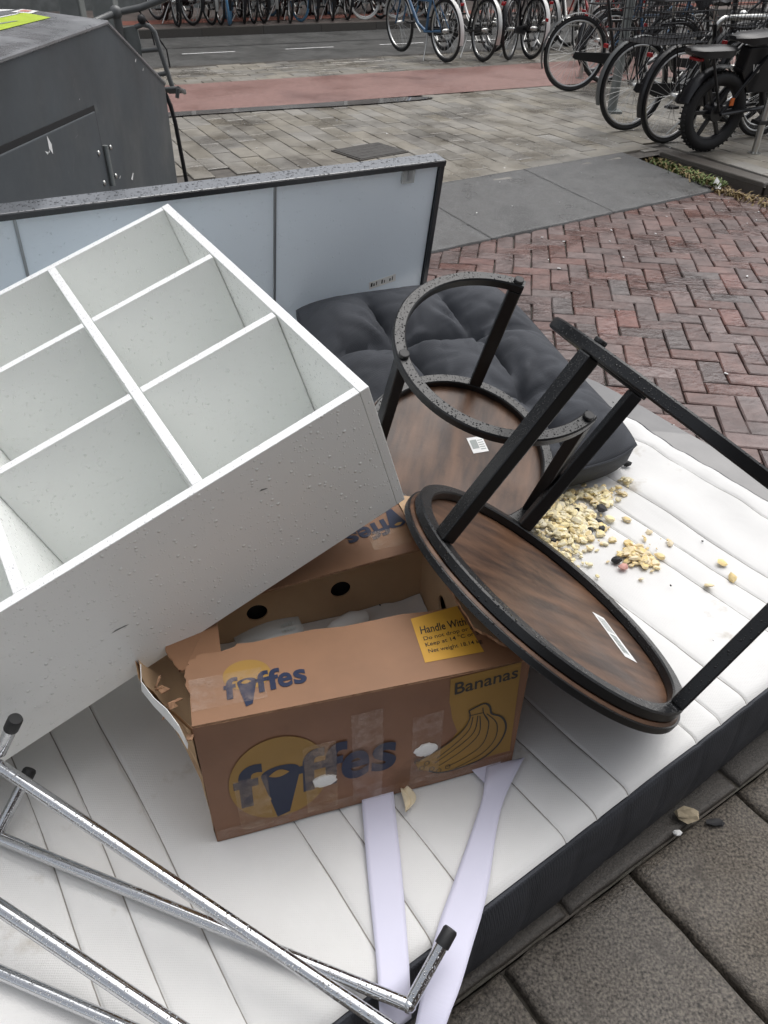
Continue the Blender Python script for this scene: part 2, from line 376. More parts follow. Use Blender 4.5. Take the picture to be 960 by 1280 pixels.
# red herringbone road
rb = MB(); rb.add([(-6, -.02, -.022), (8, -.02, -.022), (8, 12, -.022), (-6, 12, -.022)], [(0, 1, 2, 3)])
rb = MB(); q = [SN*a+NN*b for a, b in ((-6, .37), (9, .37), (9, 4.2), (-6, 4.2))]; rb.add([(p.x, p.y, -.018) for p in q], [(0, 1, 2, 3)])
brick_road = st('brick_road', rb, 'bed')
LM = Vector((.811, .585, 0)); NM = Vector((-.585, .811, 0))          # mattress axes
bm_ = [piece_mesh('brick', .192, .0925, .05, k, .0035, .005, i) for i, k in enumerate(('brick_red', 'brick_red', 'brick_red', 'brick_red', 'brick_grey', 'brick_grey', 'brick_orange'))]
sp = []; u_ = .0985; ha = R(-8); ca, sa = math.cos(ha), math.sin(ha)
for j in range(-40, 70):
    for m_ in range(-30, 40):
        for (cx, cy, an) in ((j+4*m_+1, j+.5, 0), (j+3+4*m_+.5, j+1, math.pi/2)):
            x = cx*u_*ca-cy*u_*sa; y = cx*u_*sa+cy*u_*ca; P_ = Vector((x, y, 0))
            n_ = P_.dot(NN); t_ = P_.dot(LM); s_ = P_.dot(SN)
            if not (n_ > .42 and n_ < 3.50): continue
            if t_ < 1.62: continue
            if y < .45*x+.2 or x < -.3 or x > 3.2: continue
            if x > 1.05 and (y-1.75) < (x-1.25)*1.9-1.2: continue
            sp.append((x, y, 0, an+ha))
lay(brick_road, 'brick', sp, bm_, (5, 5, 5, 5, 2, 2, 1), key=camdist)

# near pavement: rough tiles and a narrow kerb row
nb = MB(); q = [SN*a+NN*b for a, b in ((-4, -3.5), (8, -3.5), (8, .37), (-4, .37))]; nb.add([(p.x, p.y, -.03) for p in q], [(0, 1, 2, 3)])
near_pavement = st('near_pavement', nb, 'bed')
def rough_slab(name, l, w, h, m, seed, n=14, amp=.0022, edge=.010):
    r = random.Random(seed); vs = []; fs = []
    for j in range(n+1):
        for i in range(n+1):
            F_ = lambda k: 0 if k == 0 else 1 if k == n else .018+.964*(k-1)/(n-2)
            x = (F_(i)-.5)*l; y = (F_(j)-.5)*w; e = min(i, n-i, j, n-j)
            z = noise.noise(Vector((x*14+seed*3, y*14, seed)))*amp+noise.noise(Vector((x*60+seed*3, y*60, seed)))*amp*.5
            if e == 0: x += noise.noise(Vector((x*18, y*18, seed+5)))*.005; y += noise.noise(Vector((x*18, y*18, seed+9)))*.005; z -= edge
            vs.append((x, y, z))
    N_ = n+1
    for j in range(n):
        for i in range(n): fs.append((j*N_+i, j*N_+i+1, (j+1)*N_+i+1, (j+1)*N_+i))
    b = [i for i in range(N_)]+[j*N_+n for j in range(1, N_)]+[n*N_+i for i in range(n-1, -1, -1)]+[j*N_ for j in range(n-1, 0, -1)]
    k = len(vs); vs += [(vs[i][0], vs[i][1], -h) for i in b]
    for q_ in range(len(b)): a_ = (q_+1) % len(b); fs.append((b[a_], b[q_], k+q_, k+a_))
    me = bpy.data.meshes.new(name); me.from_pydata(vs, [], fs); me.update(); me.materials.append(M[m])
    me.polygons.foreach_set('use_smooth', [True]*len(me.polygons)); return me
tm = [rough_slab('paving_tile', .312, .312, .05, 'tile', k) for k in range(3)]
for j in range(4):
    for i in range(-3, 9):
        s0 = .512+i*.3225+.16+(0 if j % 2 == 0 else .1); n0 = .367-.157-j*.3225
        c = SN*s0+NN*n0
        o = bpy.data.objects.new('paving_tile', tm[(i*2+j) % 3]); COL.objects.link(o); o.parent = near_pavement
        o.location = (c.x, c.y, rnd.uniform(-.002, .003)); o.rotation_euler = (rnd.uniform(-.008, .008), rnd.uniform(-.008, .008), R(33.5)+(i+j) % 4*math.pi/2)
km = [rough_slab('kerb_stone', .49, .115, .06, 'kerb', 20+k, 12, .0015, .006) for k in range(2)]
for i in range(-4, 7):
    c = SN*(.676+.25+i*.5)+NN*(.385+.047)
    o = bpy.data.objects.new('kerb_stone', km[i % 2]); COL.objects.link(o); o.parent = near_pavement
    o.location = (c.x, c.y, -.006); o.rotation_euler = (0, 0, R(33.5)+(i % 2)*math.pi)

# sloping granite ramp between the road and the far pavement
rmp = MB(); q = [SN*a+NN*b for a, b in ((-5, 3.42), (4.99, 3.42), (4.99, 4.31), (-5, 4.31))]
zz = (-.012, -.012, ZP-.02, ZP-.02); rmp.add([(p.x, p.y, z) for p, z in zip(q, zz)], [(0, 1, 2, 3)])
ramp = st('ramp', rmp, 'bed')
tilt = math.atan2(ZP-.006, .88)
rm = [rough_slab('ramp_slab', 1.001, .885, .08, 'ramp', 40+k, 16, .002, .0015) for k in range(3)]
for i in range(-5, 5):
    c = SN*(-.02+.5+i*1.003)+NN*3.868
    if c.dot(SN) > 4.9: continue
    o = bpy.data.objects.new('ramp_slab', rm[i % 3]); COL.objects.link(o); o.parent = ramp
    o.matrix_world = Matrix.Translation((c.x, c.y, ZP/2+.0095)) @ Matrix.Rotation(R(33.5), 4, 'Z') @ Matrix.Rotation(tilt, 4, 'X')

# far pavement of grey pavers
pv = MB(); kA = Vector((2.06, 6.36, 0)); kB = Vector((2.95, 4.72, 0))     # raised kerb on the right runs kA -> kB
a = [(-12, -3.3), (kA.x-.02, kA.y-.02), (kB.x, kB.y), (9, 2.5), (12, 14.2)]
e1 = [(SN*-8+NN*4.31), kA, kB, Vector((9, .5, 0)), SF*14+NF*7.66, SF*-12+NF*7.66]
pv.add([(p.x, p.y, ZP-.014) for p in e1], [tuple(range(6))])
far_pavement = st('far_pavement', pv, 'paver_bed')
pm = [piece_mesh('paver', .297, .147, .05, 'paver', .0025, .004, 60+k) for k in range(6)]
pdir = R(-63); pu = Vector((math.cos(pdir), math.sin(pdir), 0)); pw = Vector((-pu.y, pu.x, 0))
kd = (kB-kA).normalized(); kn = Vector((-kd.y, kd.x, 0))
if kn.x < 0: kn = -kn
sp = []
for j in range(-60, 60):
    for i in range(-40, 30):
        c = pu*((i+.5*(j % 2)+.13*math.sin(j*1.7))*.303)+pw*(j*.153)
        n1 = c.dot(NN); n2 = c.dot(NF)
        if n1 < 4.31+.01 and (c-kA).dot(kn) < .22: continue
        if n2 > 7.74 or c.x < -2.6 or c.x > 4.6 or c.y < 3.9: continue
        if (c-kA).dot(kn) < .22 and (c-kA).dot(kd) > 0: continue
        if c.x > 3.2 and c.y < 5.2: continue
        sp.append((c.x, c.y, ZP, pdir))
# keep only what faces the camera: drop the region behind the bin and the leaning panel
sp = [s for s in sp if not (s[0] < -.3 and s[1] < 5.6) and s[1] > 4.6]
lay(far_pavement, 'paver', sp, pm, (1,)*6, key=camdist, matkey='paver')
ek = [rough_slab('edge_stone', .98, .13, .1, 'kerb', 80+k, 12, .0015, .008) for k in range(2)]
for i in range(3):
    c = kA+kd*(.5+i)+kn*.07
    o = bpy.data.objects.new('edge_stone', ek[i % 2]); COL.objects.link(o); o.parent = far_pavement
    o.location = (c.x, c.y, ZP+.012); o.rotation_euler = (0, 0, math.atan2(kd.y, kd.x))
# border row of lighter pavers along the top of the ramp
for i in range(-2, 20):
    c = SN*(i*.302)+NN*4.386
    if (c-kA).dot(kn) > -.08: continue
    o = bpy.data.objects.new('border_paver', pm[i % 6]); COL.objects.link(o); o.parent = far_pavement
    o.location = (c.x, c.y, ZP+.005); o.rotation_euler = (0, 0, R(33.5))
# patch plate in the pavers
cp = empty('manhole_cover', (-.148, 6.265, ZP+.006), rz=R(39)); tag(cp, 'flat dark square cover plate set flush in the grey pavers', 'manhole cover')
c_ = MB(); c_.box((0, 0, -.01), (.46, .37, .024)); c_.build('frame', 'kerb', cp, bevel=.004)
c_ = MB()
for k in range(5): c_.box((0, -.14+k*.07, .0035), (.43, .066, .006))
c_.build('plate', 'dark_plate', cp, bevel=.002)

def strip(name, n0, n1, z, m, s0=-30, s1=40):
    b = MB(); q = [SF*s0+NF*n0, SF*s1+NF*n0, SF*s1+NF*n1, SF*s0+NF*n1]; b.add([(p.x, p.y, z) for p in q], [(0, 1, 2, 3)]); return st(name, b, m)
strip('cycle_path', 7.65, 9.12, ZP+.005, 'cycle')
tile_strip = strip('tile_strip', 9.12, 10.30, ZP-.014, 'paver_bed')
sp = []
for j in range(-30, 40):
    for i in range(8):
        c = SF*(j*.302+.15*(i % 2))+NF*(9.20+i*.152)
        if -3.4 < c.x < 2.8: sp.append((c.x, c.y, ZP, R(26)))
lay(tile_strip, 'paver', sp, pm, (1,)*6, limit=150, key=camdist, matkey='paver')
b = MB(); 
for i in range(-12, 16):
    c = SF*(i*.9)+NF*10.36; b.box((c.x, c.y, ZP-.05), (.895, .12, .1), Matrix.Rotation(R(26), 3, 'Z'))
ks = b.build('road_kerb', 'kerb'); tag(ks, kind='structure')
strip('gutter', 10.42, 10.70, .012, 'ramp')
road = strip('road', 10.70, 13.9, .004, 'asphalt')
for s0, s1 in ((-1.05, -.30), (.62, 1.42), (2.3, 3.1), (-2.75, -1.95)):
    b = MB(); q = [SF*(s0+2.03+0)+NF*12.0, SF*(s1+2.03)+NF*12.0, SF*(s1+2.03)+NF*12.055, SF*(s0+2.03)+NF*12.055]; 
for s0 in (2.72, 4.2, 5.68, 1.24, -.24, 7.16):
    b = MB(); q = [SF*s0+NF*12.0, SF*(s0+.74)+NF*12.0, SF*(s0+.74)+NF*12.05, SF*s0+NF*12.05]
    b.add([(p.x, p.y, .009) for p in q], [(0, 1, 2, 3)]); b.build('lane_dash', 'white_paint', road)
b = MB(); q = [SF*-12+NF*12.62, SF*14+NF*12.62, SF*14+NF*12.65, SF*-12+NF*12.65]; b.add([(p.x, p.y, .008) for p in q], [(0, 1, 2, 3)]); b.build('asphalt_seam', 'dark', road)
b = MB()
for i in range(-12, 16):
    c = SF*(i*1.0)+NF*13.97; b.box((c.x, c.y, .05), (.995, .14, .13), Matrix.Rotation(R(26), 3, 'Z'))
fk = b.build('far_kerb', 'kerb'); tag(fk, kind='structure')
strip('opposite_pavement', 14.04, 17.6, .105, 'far_pave')
strip('opposite_paving_strip', 14.75, 15.35, .110, 'far_red')

def puddle(name, pts, z):
    b = MB(); n = len(pts)
    c = Vector((sum(p[0] for p in pts)/n, sum(p[1] for p in pts)/n, 0)); out = []
    for i in range(n):   # Catmull-Rom
        p0, p1, p2, p3 = [Vector((*pts[(i+k-1) % n], 0)) for k in range(4)]
        for t in (0, .25, .5, .75): out.append(.5*((2*p1)+(p2-p0)*t+(2*p0-5*p1+4*p2-p3)*t*t+(3*p1-p0-3*p2+p3)*t**3))
    b.add([(p.x, p.y, z) for p in out], [tuple(range(len(out)))]); return st(name, b, 'water')
puddle('puddle', [(.62, 2.75), (.78, 2.83), (.93, 2.66), (1.08, 2.42), (1.22, 2.22), (1.45, 1.98), (1.5, 1.70), (1.22, 1.55), (.95, 1.72), (.75, 2.1), (.62, 2.5)], .0045)
puddle('puddle', [(-2.3, 7.44), (-1.5, 7.80), (-.75, 8.12), (-.1, 8.42), (.4, 8.56), (.3, 8.40), (-.35, 8.07), (-.9, 7.86), (-1.6, 7.56), (-2.2, 7.30)], ZP+.0095)
0 and puddle('puddle', [(.12, 4.22), (.55, 4.53), (.95, 4.82), (1.30, 5.02), (1.35, 4.95), (.95, 4.66), (.6, 4.36), (.25, 4.08)], .0045)

# ---------------------------------------------------------------- mattress
def build_mattress():
    t0, t1, n0, n1, rc = -.55, 1.785, .372, 1.95, .09
    seams = []
    for k in range(-2, 6):
        for d_ in (-.06, .016, .098): seams.append(d_+k*.356)
    seams = [s for s in seams if t0+.05 < s < t1-.05]
    ts = set(); t = t0
    while t < t1+1e-6: ts.add(round(t, 4)); t += .022
    for s in seams:
        for d_ in (-.012, -.006, -.0025, 0, .0025, .006, .012): ts.add(round(s+d_, 4))
    ts.add(t1); ts = sorted(x for x in ts if t0 <= x <= t1)
    ns = [n0+(n1-n0)*i/70 for i in range(71)]; ns[1:1] = [n0+.006, n0+.013]; ns = sorted(ns)
    def top(t, n):
        dd = min(abs(t-s-.004*math.sin(n*9+s*7)) for s in seams)
        z = .25+.0026*min(1, dd/.03)**.6-.0034*math.exp(-(dd/.003)**2)
        e = min(t-t0, t1-t, n-n0, n1-n)
        z -= .012*math.exp(-max(e, 0)/.008)
        z += .005*noise.noise(Vector((t*4, n*4, 1)))+.0016*noise.noise(Vector((t*16, n*16, 2)))
        # wrinkled, slightly lifted far end
        f = max(0, t-1.5)/.285; z += f*f*(.012+.03*max(0, min(1, (n-.85)/.5)))+f*.012*noise.noise(Vector((t*9, n*14, 4)))
        z += .014*math.exp(-(((t-1.55)/.05)**2+((n-.86)/.16)**2))
        return z
    def clampc(t, n):
        ct = max(t0+rc, min(t1-rc, t)); cn = max(n0+rc, min(n1-rc, n)); d_ = math.hypot(t-ct, n-cn)
        if d_ > rc: t = ct+(t-ct)*rc/d_; n = cn+(n-cn)*rc/d_
        return t, n
    W3 = lambda t, n, z: LM*t+NM*n+Vector((0, 0, z))
    root = empty('mattress', W3(.6, .9, 0)); og = root.location.copy()
    tag(root, 'large white quilted mattress with dark grey sides lying flat under the furniture', 'mattress')
    mb = MB(); vs = []
    for t in ts:
        for n in ns:
            a, b = clampc(t, n); vs.append(W3(a, b, top(a, b)))
    K = len(ns); mb.add(vs, [(i*K+j, i*K+j+1, (i+1)*K+j+1, (i+1)*K+j) for i in range(len(ts)-1) for j in range(K-1)])
    mb.build('top_cover', 'fabric_white', root, og, True, sharp=60)
    for s in seams:
        mb = MB(); pts = [clampc(s+.004*math.sin(n*9+s*7), n) for n in ns]
        vs = []
        for a, b in pts: z = top(a, b)+.0009; vs += [W3(a-.0010, b, z+.0006), W3(a+.0010, b, z+.0006)]
        mb.add(vs, [(2*i, 2*i+1, 2*i+3, 2*i+2) for i in range(len(ns)-1)]); mb.build('seam', 'thread', root, og)
    # sides
    path = []
    def seg(p, q, n): path.extend([(p[0]+(q[0]-p[0])*i/n, p[1]+(q[1]-p[1])*i/n) for i in range(n)])
    def cor(c, a0):
        path.extend([(c[0]+rc*math.cos(a0+math.pi/2*i/8), c[1]+rc*math.sin(a0+math.pi/2*i/8)) for i in range(8)])
    seg((t0+rc, n0), (t1-rc, n0), 150); cor((t1-rc, n0+rc), -math.pi/2); seg((t1, n0+rc), (t1, n1-rc), 100); cor((t1-rc, n1-rc), 0)
    seg((t1-rc, n1), (t0+rc, n1), 60); cor((t0+rc, n1-rc), math.pi/2); seg((t0, n1-rc), (t0, n0+rc), 60); cor((t0+rc, n0+rc), math.pi)
    prof = [(0, 1.0), (.006, .975), (.009, .9), (.013, .7), (.015, .5), (.012, .28), (.006, .1), (-.006, .0)]
    mb = MB(); vs = []; n = len(path); acc = 0; L_ = len(prof)
    for i, (a, b) in enumerate(path):
        pa, pb = path[i-1], path[(i+1) % n]; tx, ty = pb[0]-pa[0], pb[1]-pa[1]; l = math.hypot(tx, ty); ox, oy = ty/l, -tx/l
        acc += math.hypot(a-pa[0], b-pa[1]) if i else 0
        zt = top(a, b)-.001; q_ = abs(math.sin(math.pi*acc/.115)); q_ = min(1, q_*4)
        for o_, h in prof:
            w_ = o_*(.72+.28*q_)+.004*noise.noise(Vector((a*7, b*7, h*3)))
            vs.append(W3(a+ox*w_, b+oy*w_, .004+(zt-.004)*h+(.004*math.sin(acc*11) if .1 < h < .99 else 0)))
    fs = [(i*L_+k, i*L_+k+1, ((i+1) % n)*L_+k+1, ((i+1) % n)*L_+k) for i in range(n) for k in range(L_-1)]
    mb.add(vs, fs); mb.build('side_panel', 'fabric_side', root, og, True, sharp=70)
    mb = MB(); mb.tube([W3(a, b, top(a, b)-.004)+(W3(a, b, 0)-W3((t0+t1)/2, (n0+n1)/2, 0)).normalized()*.004 for a, b in path], .0042, 6, closed=True); mb.build('piping', 'fabric_side', root, og, True)
    mb = MB(); pts = []      # fabric handle loop on the near side
    for i in range(13):
        f = i/12; pts.append(W3(1.50+f*.22, n0-.016-.012*math.sin(math.pi*f), .17-.045*math.sin(math.pi*f)+.03*f))
    mb.sweep(pts, [(-NM, Vector((0, 0, 1)))]*13, [(-.002, -.012), (.002, -.012), (.002, .012), (-.002, .012)]); mb.build('handle', 'fabric_side', root, og, True)
build_mattress()

# ---------------------------------------------------------------- white cube shelf
def build_shelf():
    k = .967; c0 = Vector((0, 0, 1.462))
    sc = lambda p: c0+(Vector(p)-c0)*k
    o0 = sc((-.515, 1.855, .935)); X = Vector((.535, -.842, -.063)).normalized(); Y = Vector((-.812, -.493, -.313)); Y = (Y-X*Y.dot(X)).normalized()
    Dp = Vector((-.449, 1.916, .667))-Vector((-.515, 1.855, .935)); Zd = X.cross(Y)
    if Zd.dot(Dp) < 0: Zd = -Zd
    D = .283*k; t = .018*k; cu = .28*k; cv = .279*k; Wd = 3*cu+4*t; Ln = 4*cv+5*t
    # local frame: x across the three cells, y along, z = up out of the openings
    up = -Zd; rot = axes(X, Y, up)
    if rot.determinant() < 0: rot = axes(X, Y, up)
    root = empty('cube_shelf', o0+Y*(Ln/2)+X*(Wd/2)-up*D); og = root.location.copy()
    tag(root, 'big white open cube shelf lying on its back, tilted over the cardboard box', 'shelf')
    def W3(a, b, c): return o0+X*a+Y*b+up*c
    def board(name, a0, a1, b0, b1, c0_, c1_, edge_top=True):
        mb = MB()
        lo = [W3(a0, b0, c0_), W3(a1, b0, c0_), W3(a1, b1, c0_), W3(a0, b1, c0_)]; hi = [W3(a0, b0, c1_), W3(a1, b0, c1_), W3(a1, b1, c1_), W3(a0, b1, c1_)]
        mb.hexa(lo, hi); mb.mi[1] = 1 if edge_top else 0
        return mb.build(name, ['white_board', 'white_edge'], root, og, bevel=.0012)
    board('end_board', 0, Wd, 0, t, -D, 0); board('end_board', 0, Wd, Ln-t, Ln, -D, 0)
    g_ = .0006
    board('side_board', 0, t, t+g_, Ln-t-g_, -D, -.0006); board('side_board', Wd-t, Wd, t+g_, Ln-t-g_, -D, -.0006)
    for i in (1, 2):       # long inner boards, interrupted by the cross boards
        a = i*(cu+t)
        for j in range(4): 
            b = t+j*(cv+t); board('divider', a, a+t, b+.0022, b+cv-.001, -D+.006, -.0012)
    for j in range(1, 4):
        b = j*(cv+t); board('shelf_board', t+g_, Wd-t-g_, b, b+t, -D+.006, -.0008)
    for a, b, c in ((cu+t, t+cv+.030, -.10), (2*(cu+t), 2*(cv+t)-.03, -.13), (cu+t, 2*(cv+t)+t+.05, -.05)):
        mb = MB(); p = W3(a-.0006, b, c); mb.tube([p, p+X*.0012], .007, 12); mb.build('cam_fitting', 'galv', root, og)
    for a, b, c, l_ in ((Wd-.0005, .5, -.16, .03), (Wd-.0005, .21, -.07, .014), (Wd-.0005, .83, -.22, .02)):
        mb = MB(); p = W3(a, b, c); mb.add([p+X*.0009, p+X*.0009+Y*l_+up*.004, p+X*.0009+Y*l_*.7+up*.006, p+X*.0009+Y*l_*.2+up*.003], [(0, 1, 2, 3)]); mb.build('scuff', 'galv', root, og)
    board('back_panel', .004, Wd-.004, .004, Ln-.004, -D-.004, -D-.0005)
build_shelf()

# ---------------------------------------------------------------- framed sliding panel
def build_panel():
    Tp = Vector((.1652, 2.3836, .9177)); u = Vector((.856, .517, -.013)).normalized(); v = Vector((-.094, .13, -.987)); v = (v-u*v.dot(u)).normalized()
    up = -v; n = up.cross(u)
    if n.y < 0: n = -n
    Hh = .70; Ln = 1.98; th = .055
    root = empty('sliding_door_panel', Tp-u*(Ln/2)-up*Hh); og = root.location.copy()
    tag(root, 'long black framed frosted glass door panel standing on edge behind the white shelf', 'door panel')
    W3 = lambda a, b, c: Tp+u*a+up*b+n*c        # a<=0 to the left, b<=0 down, c>=0 back
    def bx(name, m, a0, a1, b0, b1, c0, c1, bev=.002, par=None):
        mb = MB(); mb.hexa([W3(a0, b0, c0), W3(a1, b0, c0), W3(a1, b0, c1), W3(a0, b0, c1)], [W3(a0, b1, c0), W3(a1, b1, c0), W3(a1, b1, c1), W3(a0, b1, c1)])
        return mb.build(name, m, par or root, og, bevel=bev)
    f = .014
    bx('top_rail', 'rail_sky_sheen', -Ln, 0, -f, 0, 0, th); bx('rail_lip', 'black_frame', -Ln, 0, -f-.002, -.002, -.0025, -.0003, .0005); bx('bottom_rail', 'black_frame', -Ln, 0, -Hh, -Hh+f, 0, th)  # black lip covers the front of the rail with the painted sheen
    bx('stile', 'black_frame', -f*1.2, 0, -Hh+f+.0005, -f-.0005, .0005, th-.0005); bx('stile', 'black_frame', -Ln, -Ln+f*1.2, -Hh+f+.0005, -f-.0005, .0005, th-.0005)
    ds = [-.535, -1.18]; ed = [-f*1.2, ds[0], ds[1], -Ln+f*1.2]
    for i in range(3):
        bx('glass_pane', 'pane', ed[i+1]+.003, ed[i]-.003, -Hh+f, -f, .010, .016, 0)
    for d_ in ds: bx('divider_bar', 'alu', d_-.0035, d_+.0035, -Hh+f+.001, -f-.001, .006, .018, .001)
    bx('roller_bracket', 'clear_plastic', -.143, -.100, -.056, -f-.004, .002, .0095, .002)
    bx('bracket_tab', 'alu', -.126, -.116, -.044, -f-.004, -.001, .0018, .001)
    mb = MB(); mb.hexa(*[[W3(a, b, c) for a, b in ((-.215, -.355), (-.120, -.342), (-.117, -.366), (-.212, -.379))] for c in (.0098, .0092)]); mb.build('label', 'paper_white', root, og)
    mb = MB()
    for i in range(9):
        a = -.208+i*.0095; b = -.362+i*.0012
        if i in (3, 6): continue
        mb.hexa(*[[W3(a, b-.009, c), W3(a+.006-(i % 3)*.0015, b-.009, c), W3(a+.006-(i % 3)*.0015, b+.004-(i % 2)*.004, c), W3(a, b+.004-(i % 2)*.004, c)] for c in (.0091, .0088)])
    mb.build('label_print', 'ink_black', root, og)
build_panel()

# ---------------------------------------------------------------- cushion
def build_cushion():
    FR, BR, BL = Vector((.725, 1.728, .345)), Vector((.345, 2.41, .565)), Vector((-.315, 2.165, .565)); FL = FR+(BL-BR)
    a_ = (FR-FL); b_ = (BL-FL); up = a_.cross(b_).normalized()
    root = empty('seat_cushion', (FL+FR+BR+BL)/4); og = root.location.copy()
    tag(root, 'charcoal grey tufted seat cushion leaning up against the glass panel', 'cushion')
    n = 84
    def surf(i, j, side):
        a, b = i/n, j/n
        e = min(a, 1-a, b, 1-b)
        ea = 1-abs(2*a-1)**5; eb = 1-abs(2*b-1)**5; ed = max(0, ea*eb)**.5
        wa = a+.035*noise.noise(Vector((a*3, b*3, 11)))*math.sin(math.pi*a); wb_ = b+.035*noise.noise(Vector((a*3, b*3, 21)))*math.sin(math.pi*b)
        pu = (abs(math.sin(3*math.pi*wa))*abs(math.sin(3*math.pi*wb_)))
        h = .016+.082*pu**.45*ed
        for ti in (1/3, 2/3):
            for tj in (1/3, 2/3):
                d_ = math.hypot(wa-ti, wb_-tj); th = math.atan2(wb_-tj, wa-ti)
                h -= .016*math.exp(-(d_/.035)**2)
                h += .0075*math.sin(7*th+ti*20+2*math.sin(3*th+tj*9))*math.exp(-((d_-.10)/.065)**2)
        h += .008*noise.noise(Vector((a*6, b*6, 3)))-.007*(1-abs(noise.noise(Vector((a*9, b*14, 8)))))**6
        h = h*ed**.8+.004 if side > 0 else -(.07+.02*ed)
        sag = .02*math.sin(math.pi*b)
        # rounded outline
        q = .03*(1-math.sin(math.pi*a)**.5)*(1 if b < .5 else -1)*0
        sh = .02*math.sin(math.pi*b); sa2 = .02*math.sin(math.pi*a)
        xx, yy = 2*a-1, 2*b-1; aa = .5+.5*xx*(1-.10*yy**4); bb = .5+.5*yy*(1-.10*xx**4)
        return FL+a_*aa+b_*bb+up*(h-sag)
    mb = MB(); vs = []; idx = {}
    for j in range(n+1):
        for i in range(n+1): idx[(i, j)] = len(vs); vs.append(surf(i, j, 1))
    fs = [(idx[(i, j)], idx[(i+1, j)], idx[(i+1, j+1)], idx[(i, j+1)]) for i in range(n) for j in range(n)]
    id2 = {}
    for j in range(n+1):
        for i in range(n+1):
            id2[(i, j)] = len(vs); p = surf(i, j, -1); p.z = max(p.z, .262) ; vs.append(p)
    fs += [(id2[(i, j)], id2[(i, j+1)], id2[(i+1, j+1)], id2[(i+1, j)]) for i in range(n) for j in range(n)]
    ring = [(i, 0) for i in range(n)]+[(n, j) for j in range(n)]+[(i, n) for i in range(n, 0, -1)]+[(0, j) for j in range(n, 0, -1)]
    for k in range(len(ring)):
        p, q = ring[k], ring[(k+1) % len(ring)]; fs.append((idx[p], id2[p], id2[q], idx[q]))
    mb.add(vs, fs); mb.build('cover', 'cushion', root, og, True, sharp=80)
    mb = MB(); mb.tube([surf(i, j, 1)-up*.004 for i, j in ring[::3]], .0045, 6, closed=True); mb.build('piping', 'cushion', root, og, True)
    for ti in (28, 56):
        for tj in (28, 56):
            mb = MB(); p = surf(ti, tj, 1); mb.ball(p+up*.002, .009, 8, 5, (1, 1, .6)); mb.build('button', 'cushion', root, og, True)
build_cushion()

# ---------------------------------------------------------------- nesting side tables, upside down
def build_table(label, c, n, Rr, rim, H, bolts, gap, ext, sticker, stick_rot, topz=(-.044, -.021)):
    n = Vector(n).normalized(); c = Vector(c); b0 = Vector(bolts[0])-c; x = (b0-n*b0.dot(n)).normalized(); y = n.cross(x)
    rot = axes(x, y, n); root = empty('side_table', c, rot); tag(root, label, 'side table', 'nesting side tables')
    ang = []
    for b in bolts:
        q = Vector(b)-c; ang.append(math.atan2(q.dot(y), q.dot(x)))
    M_ = MB(); M_.disc(rim, topz[0], topz[1], 96, .004); tp = M_.build('tabletop', 'wood', root, None, True)
    M_ = MB(); M_.arcbar(rim+.0015, topz[0]-.001, topz[1]-.004, .005, 0, 2*math.pi, 96, True, .001); M_.build('edge_band', 'black_metal', root, None, True)
    M_ = MB(); M_.arcbar(Rr, -.0205, 0, .027, 0, 2*math.pi, 96, True); M_.build('top_ring', 'black_metal', root, None, True)
    a0, a1 = gap
    M_ = MB(); M_.arcbar(Rr, H-.021, H, .026, a0, a1, 80); M_.build('base_ring', 'black_metal', root, None, True)
    for a in ang:
        M_ = MB(); M_.box((Rr*math.cos(a), Rr*math.sin(a), (H-.021)/2+.0002), (.026, .030, H-.0216), Matrix.Rotation(a, 3, 'Z')); M_.build('leg', 'black_metal', root, bevel=.003)
    for a in ang:
        M_ = MB(); M_.tube([(Rr*math.cos(a), Rr*math.sin(a), H), (Rr*math.cos(a), Rr*math.sin(a), H+.008)], .011, 12); M_.build('foot_pad', 'rubber', root, bevel=.002)
    sx, sy, sw, sh = sticker
    rr = Matrix.Rotation(stick_rot, 3, 'Z')
    M_ = MB(); M_.box((sx, sy, topz[1]+.0006), (sw, sh, .0006), rr); lb = M_.build('sticker', 'white_paint', root)
    M_ = MB()
    for i in range(12):
        w_ = sw*.3*(.02+.05*((i*7) % 3)/2); M_.box(Vector((sx, sy, topz[1]+.0011))+rr @ Vector((-sw*.38+sw*.42*i/12, sh*.05, 0)), (w_+.001, sh*.55, .0004), rr)
    for i in range(5): M_.box(Vector((sx, sy, topz[1]+.0011))+rr @ Vector((sw*.25, -sh*.3+sh*.14*i, 0)), (sw*.34, sh*.05, .0004), rr)
    M_.build('barcode', 'sticker_grey', lb)
    return root, ang, rot
def local_pt(c, n, bolts, P_):
    n = Vector(n).normalized(); c = Vector(c); b0 = Vector(bolts[0])-c; x = (b0-n*b0.dot(n)).normalized(); y = n.cross(x); q = Vector(P_)-c
    return q.dot(x), q.dot(y)
B1 = [(.289, 1.653, .837), (.034, 1.379, .789), (.398, 1.313, .695)]
n1 = (.179, -.33, .927); c1 = (.183, 1.557, .465)
def stick_at(c, n, bolts, P0, P1, P2):
    a, b, d_ = [Vector(local_pt(c, n, bolts, p)) for p in (P0, P1, P2)]
    m = (a+d_)/2; return (m.x, m.y, (b-a).length, (d_-b).length), math.atan2((b-a).y, (b-a).x)
st1, sr1 = stick_at(c1, n1, B1, (.1998, 1.6085, .4574), (.2388, 1.6239, .4554), (.2542, 1.5827, .4377))
build_table('smaller round wood side table upside down on the cushion, its curved base ring up', c1, n1, .22, .241, .332, B1,
            (-.07, R(238)+.08), 0, st1, sr1)
B2 = [(.321, 1.077, .961), (.535, 1.436, .701), (.733, .944, .705)]
n2 = (.567, .234, .790); c2 = (.319, 1.062, .472)
st2, sr2 = stick_at(c2, n2, B2, (.4593, .98, .3659), (.4304, 1.1166, .3498), (.4539, 1.132, .3289))
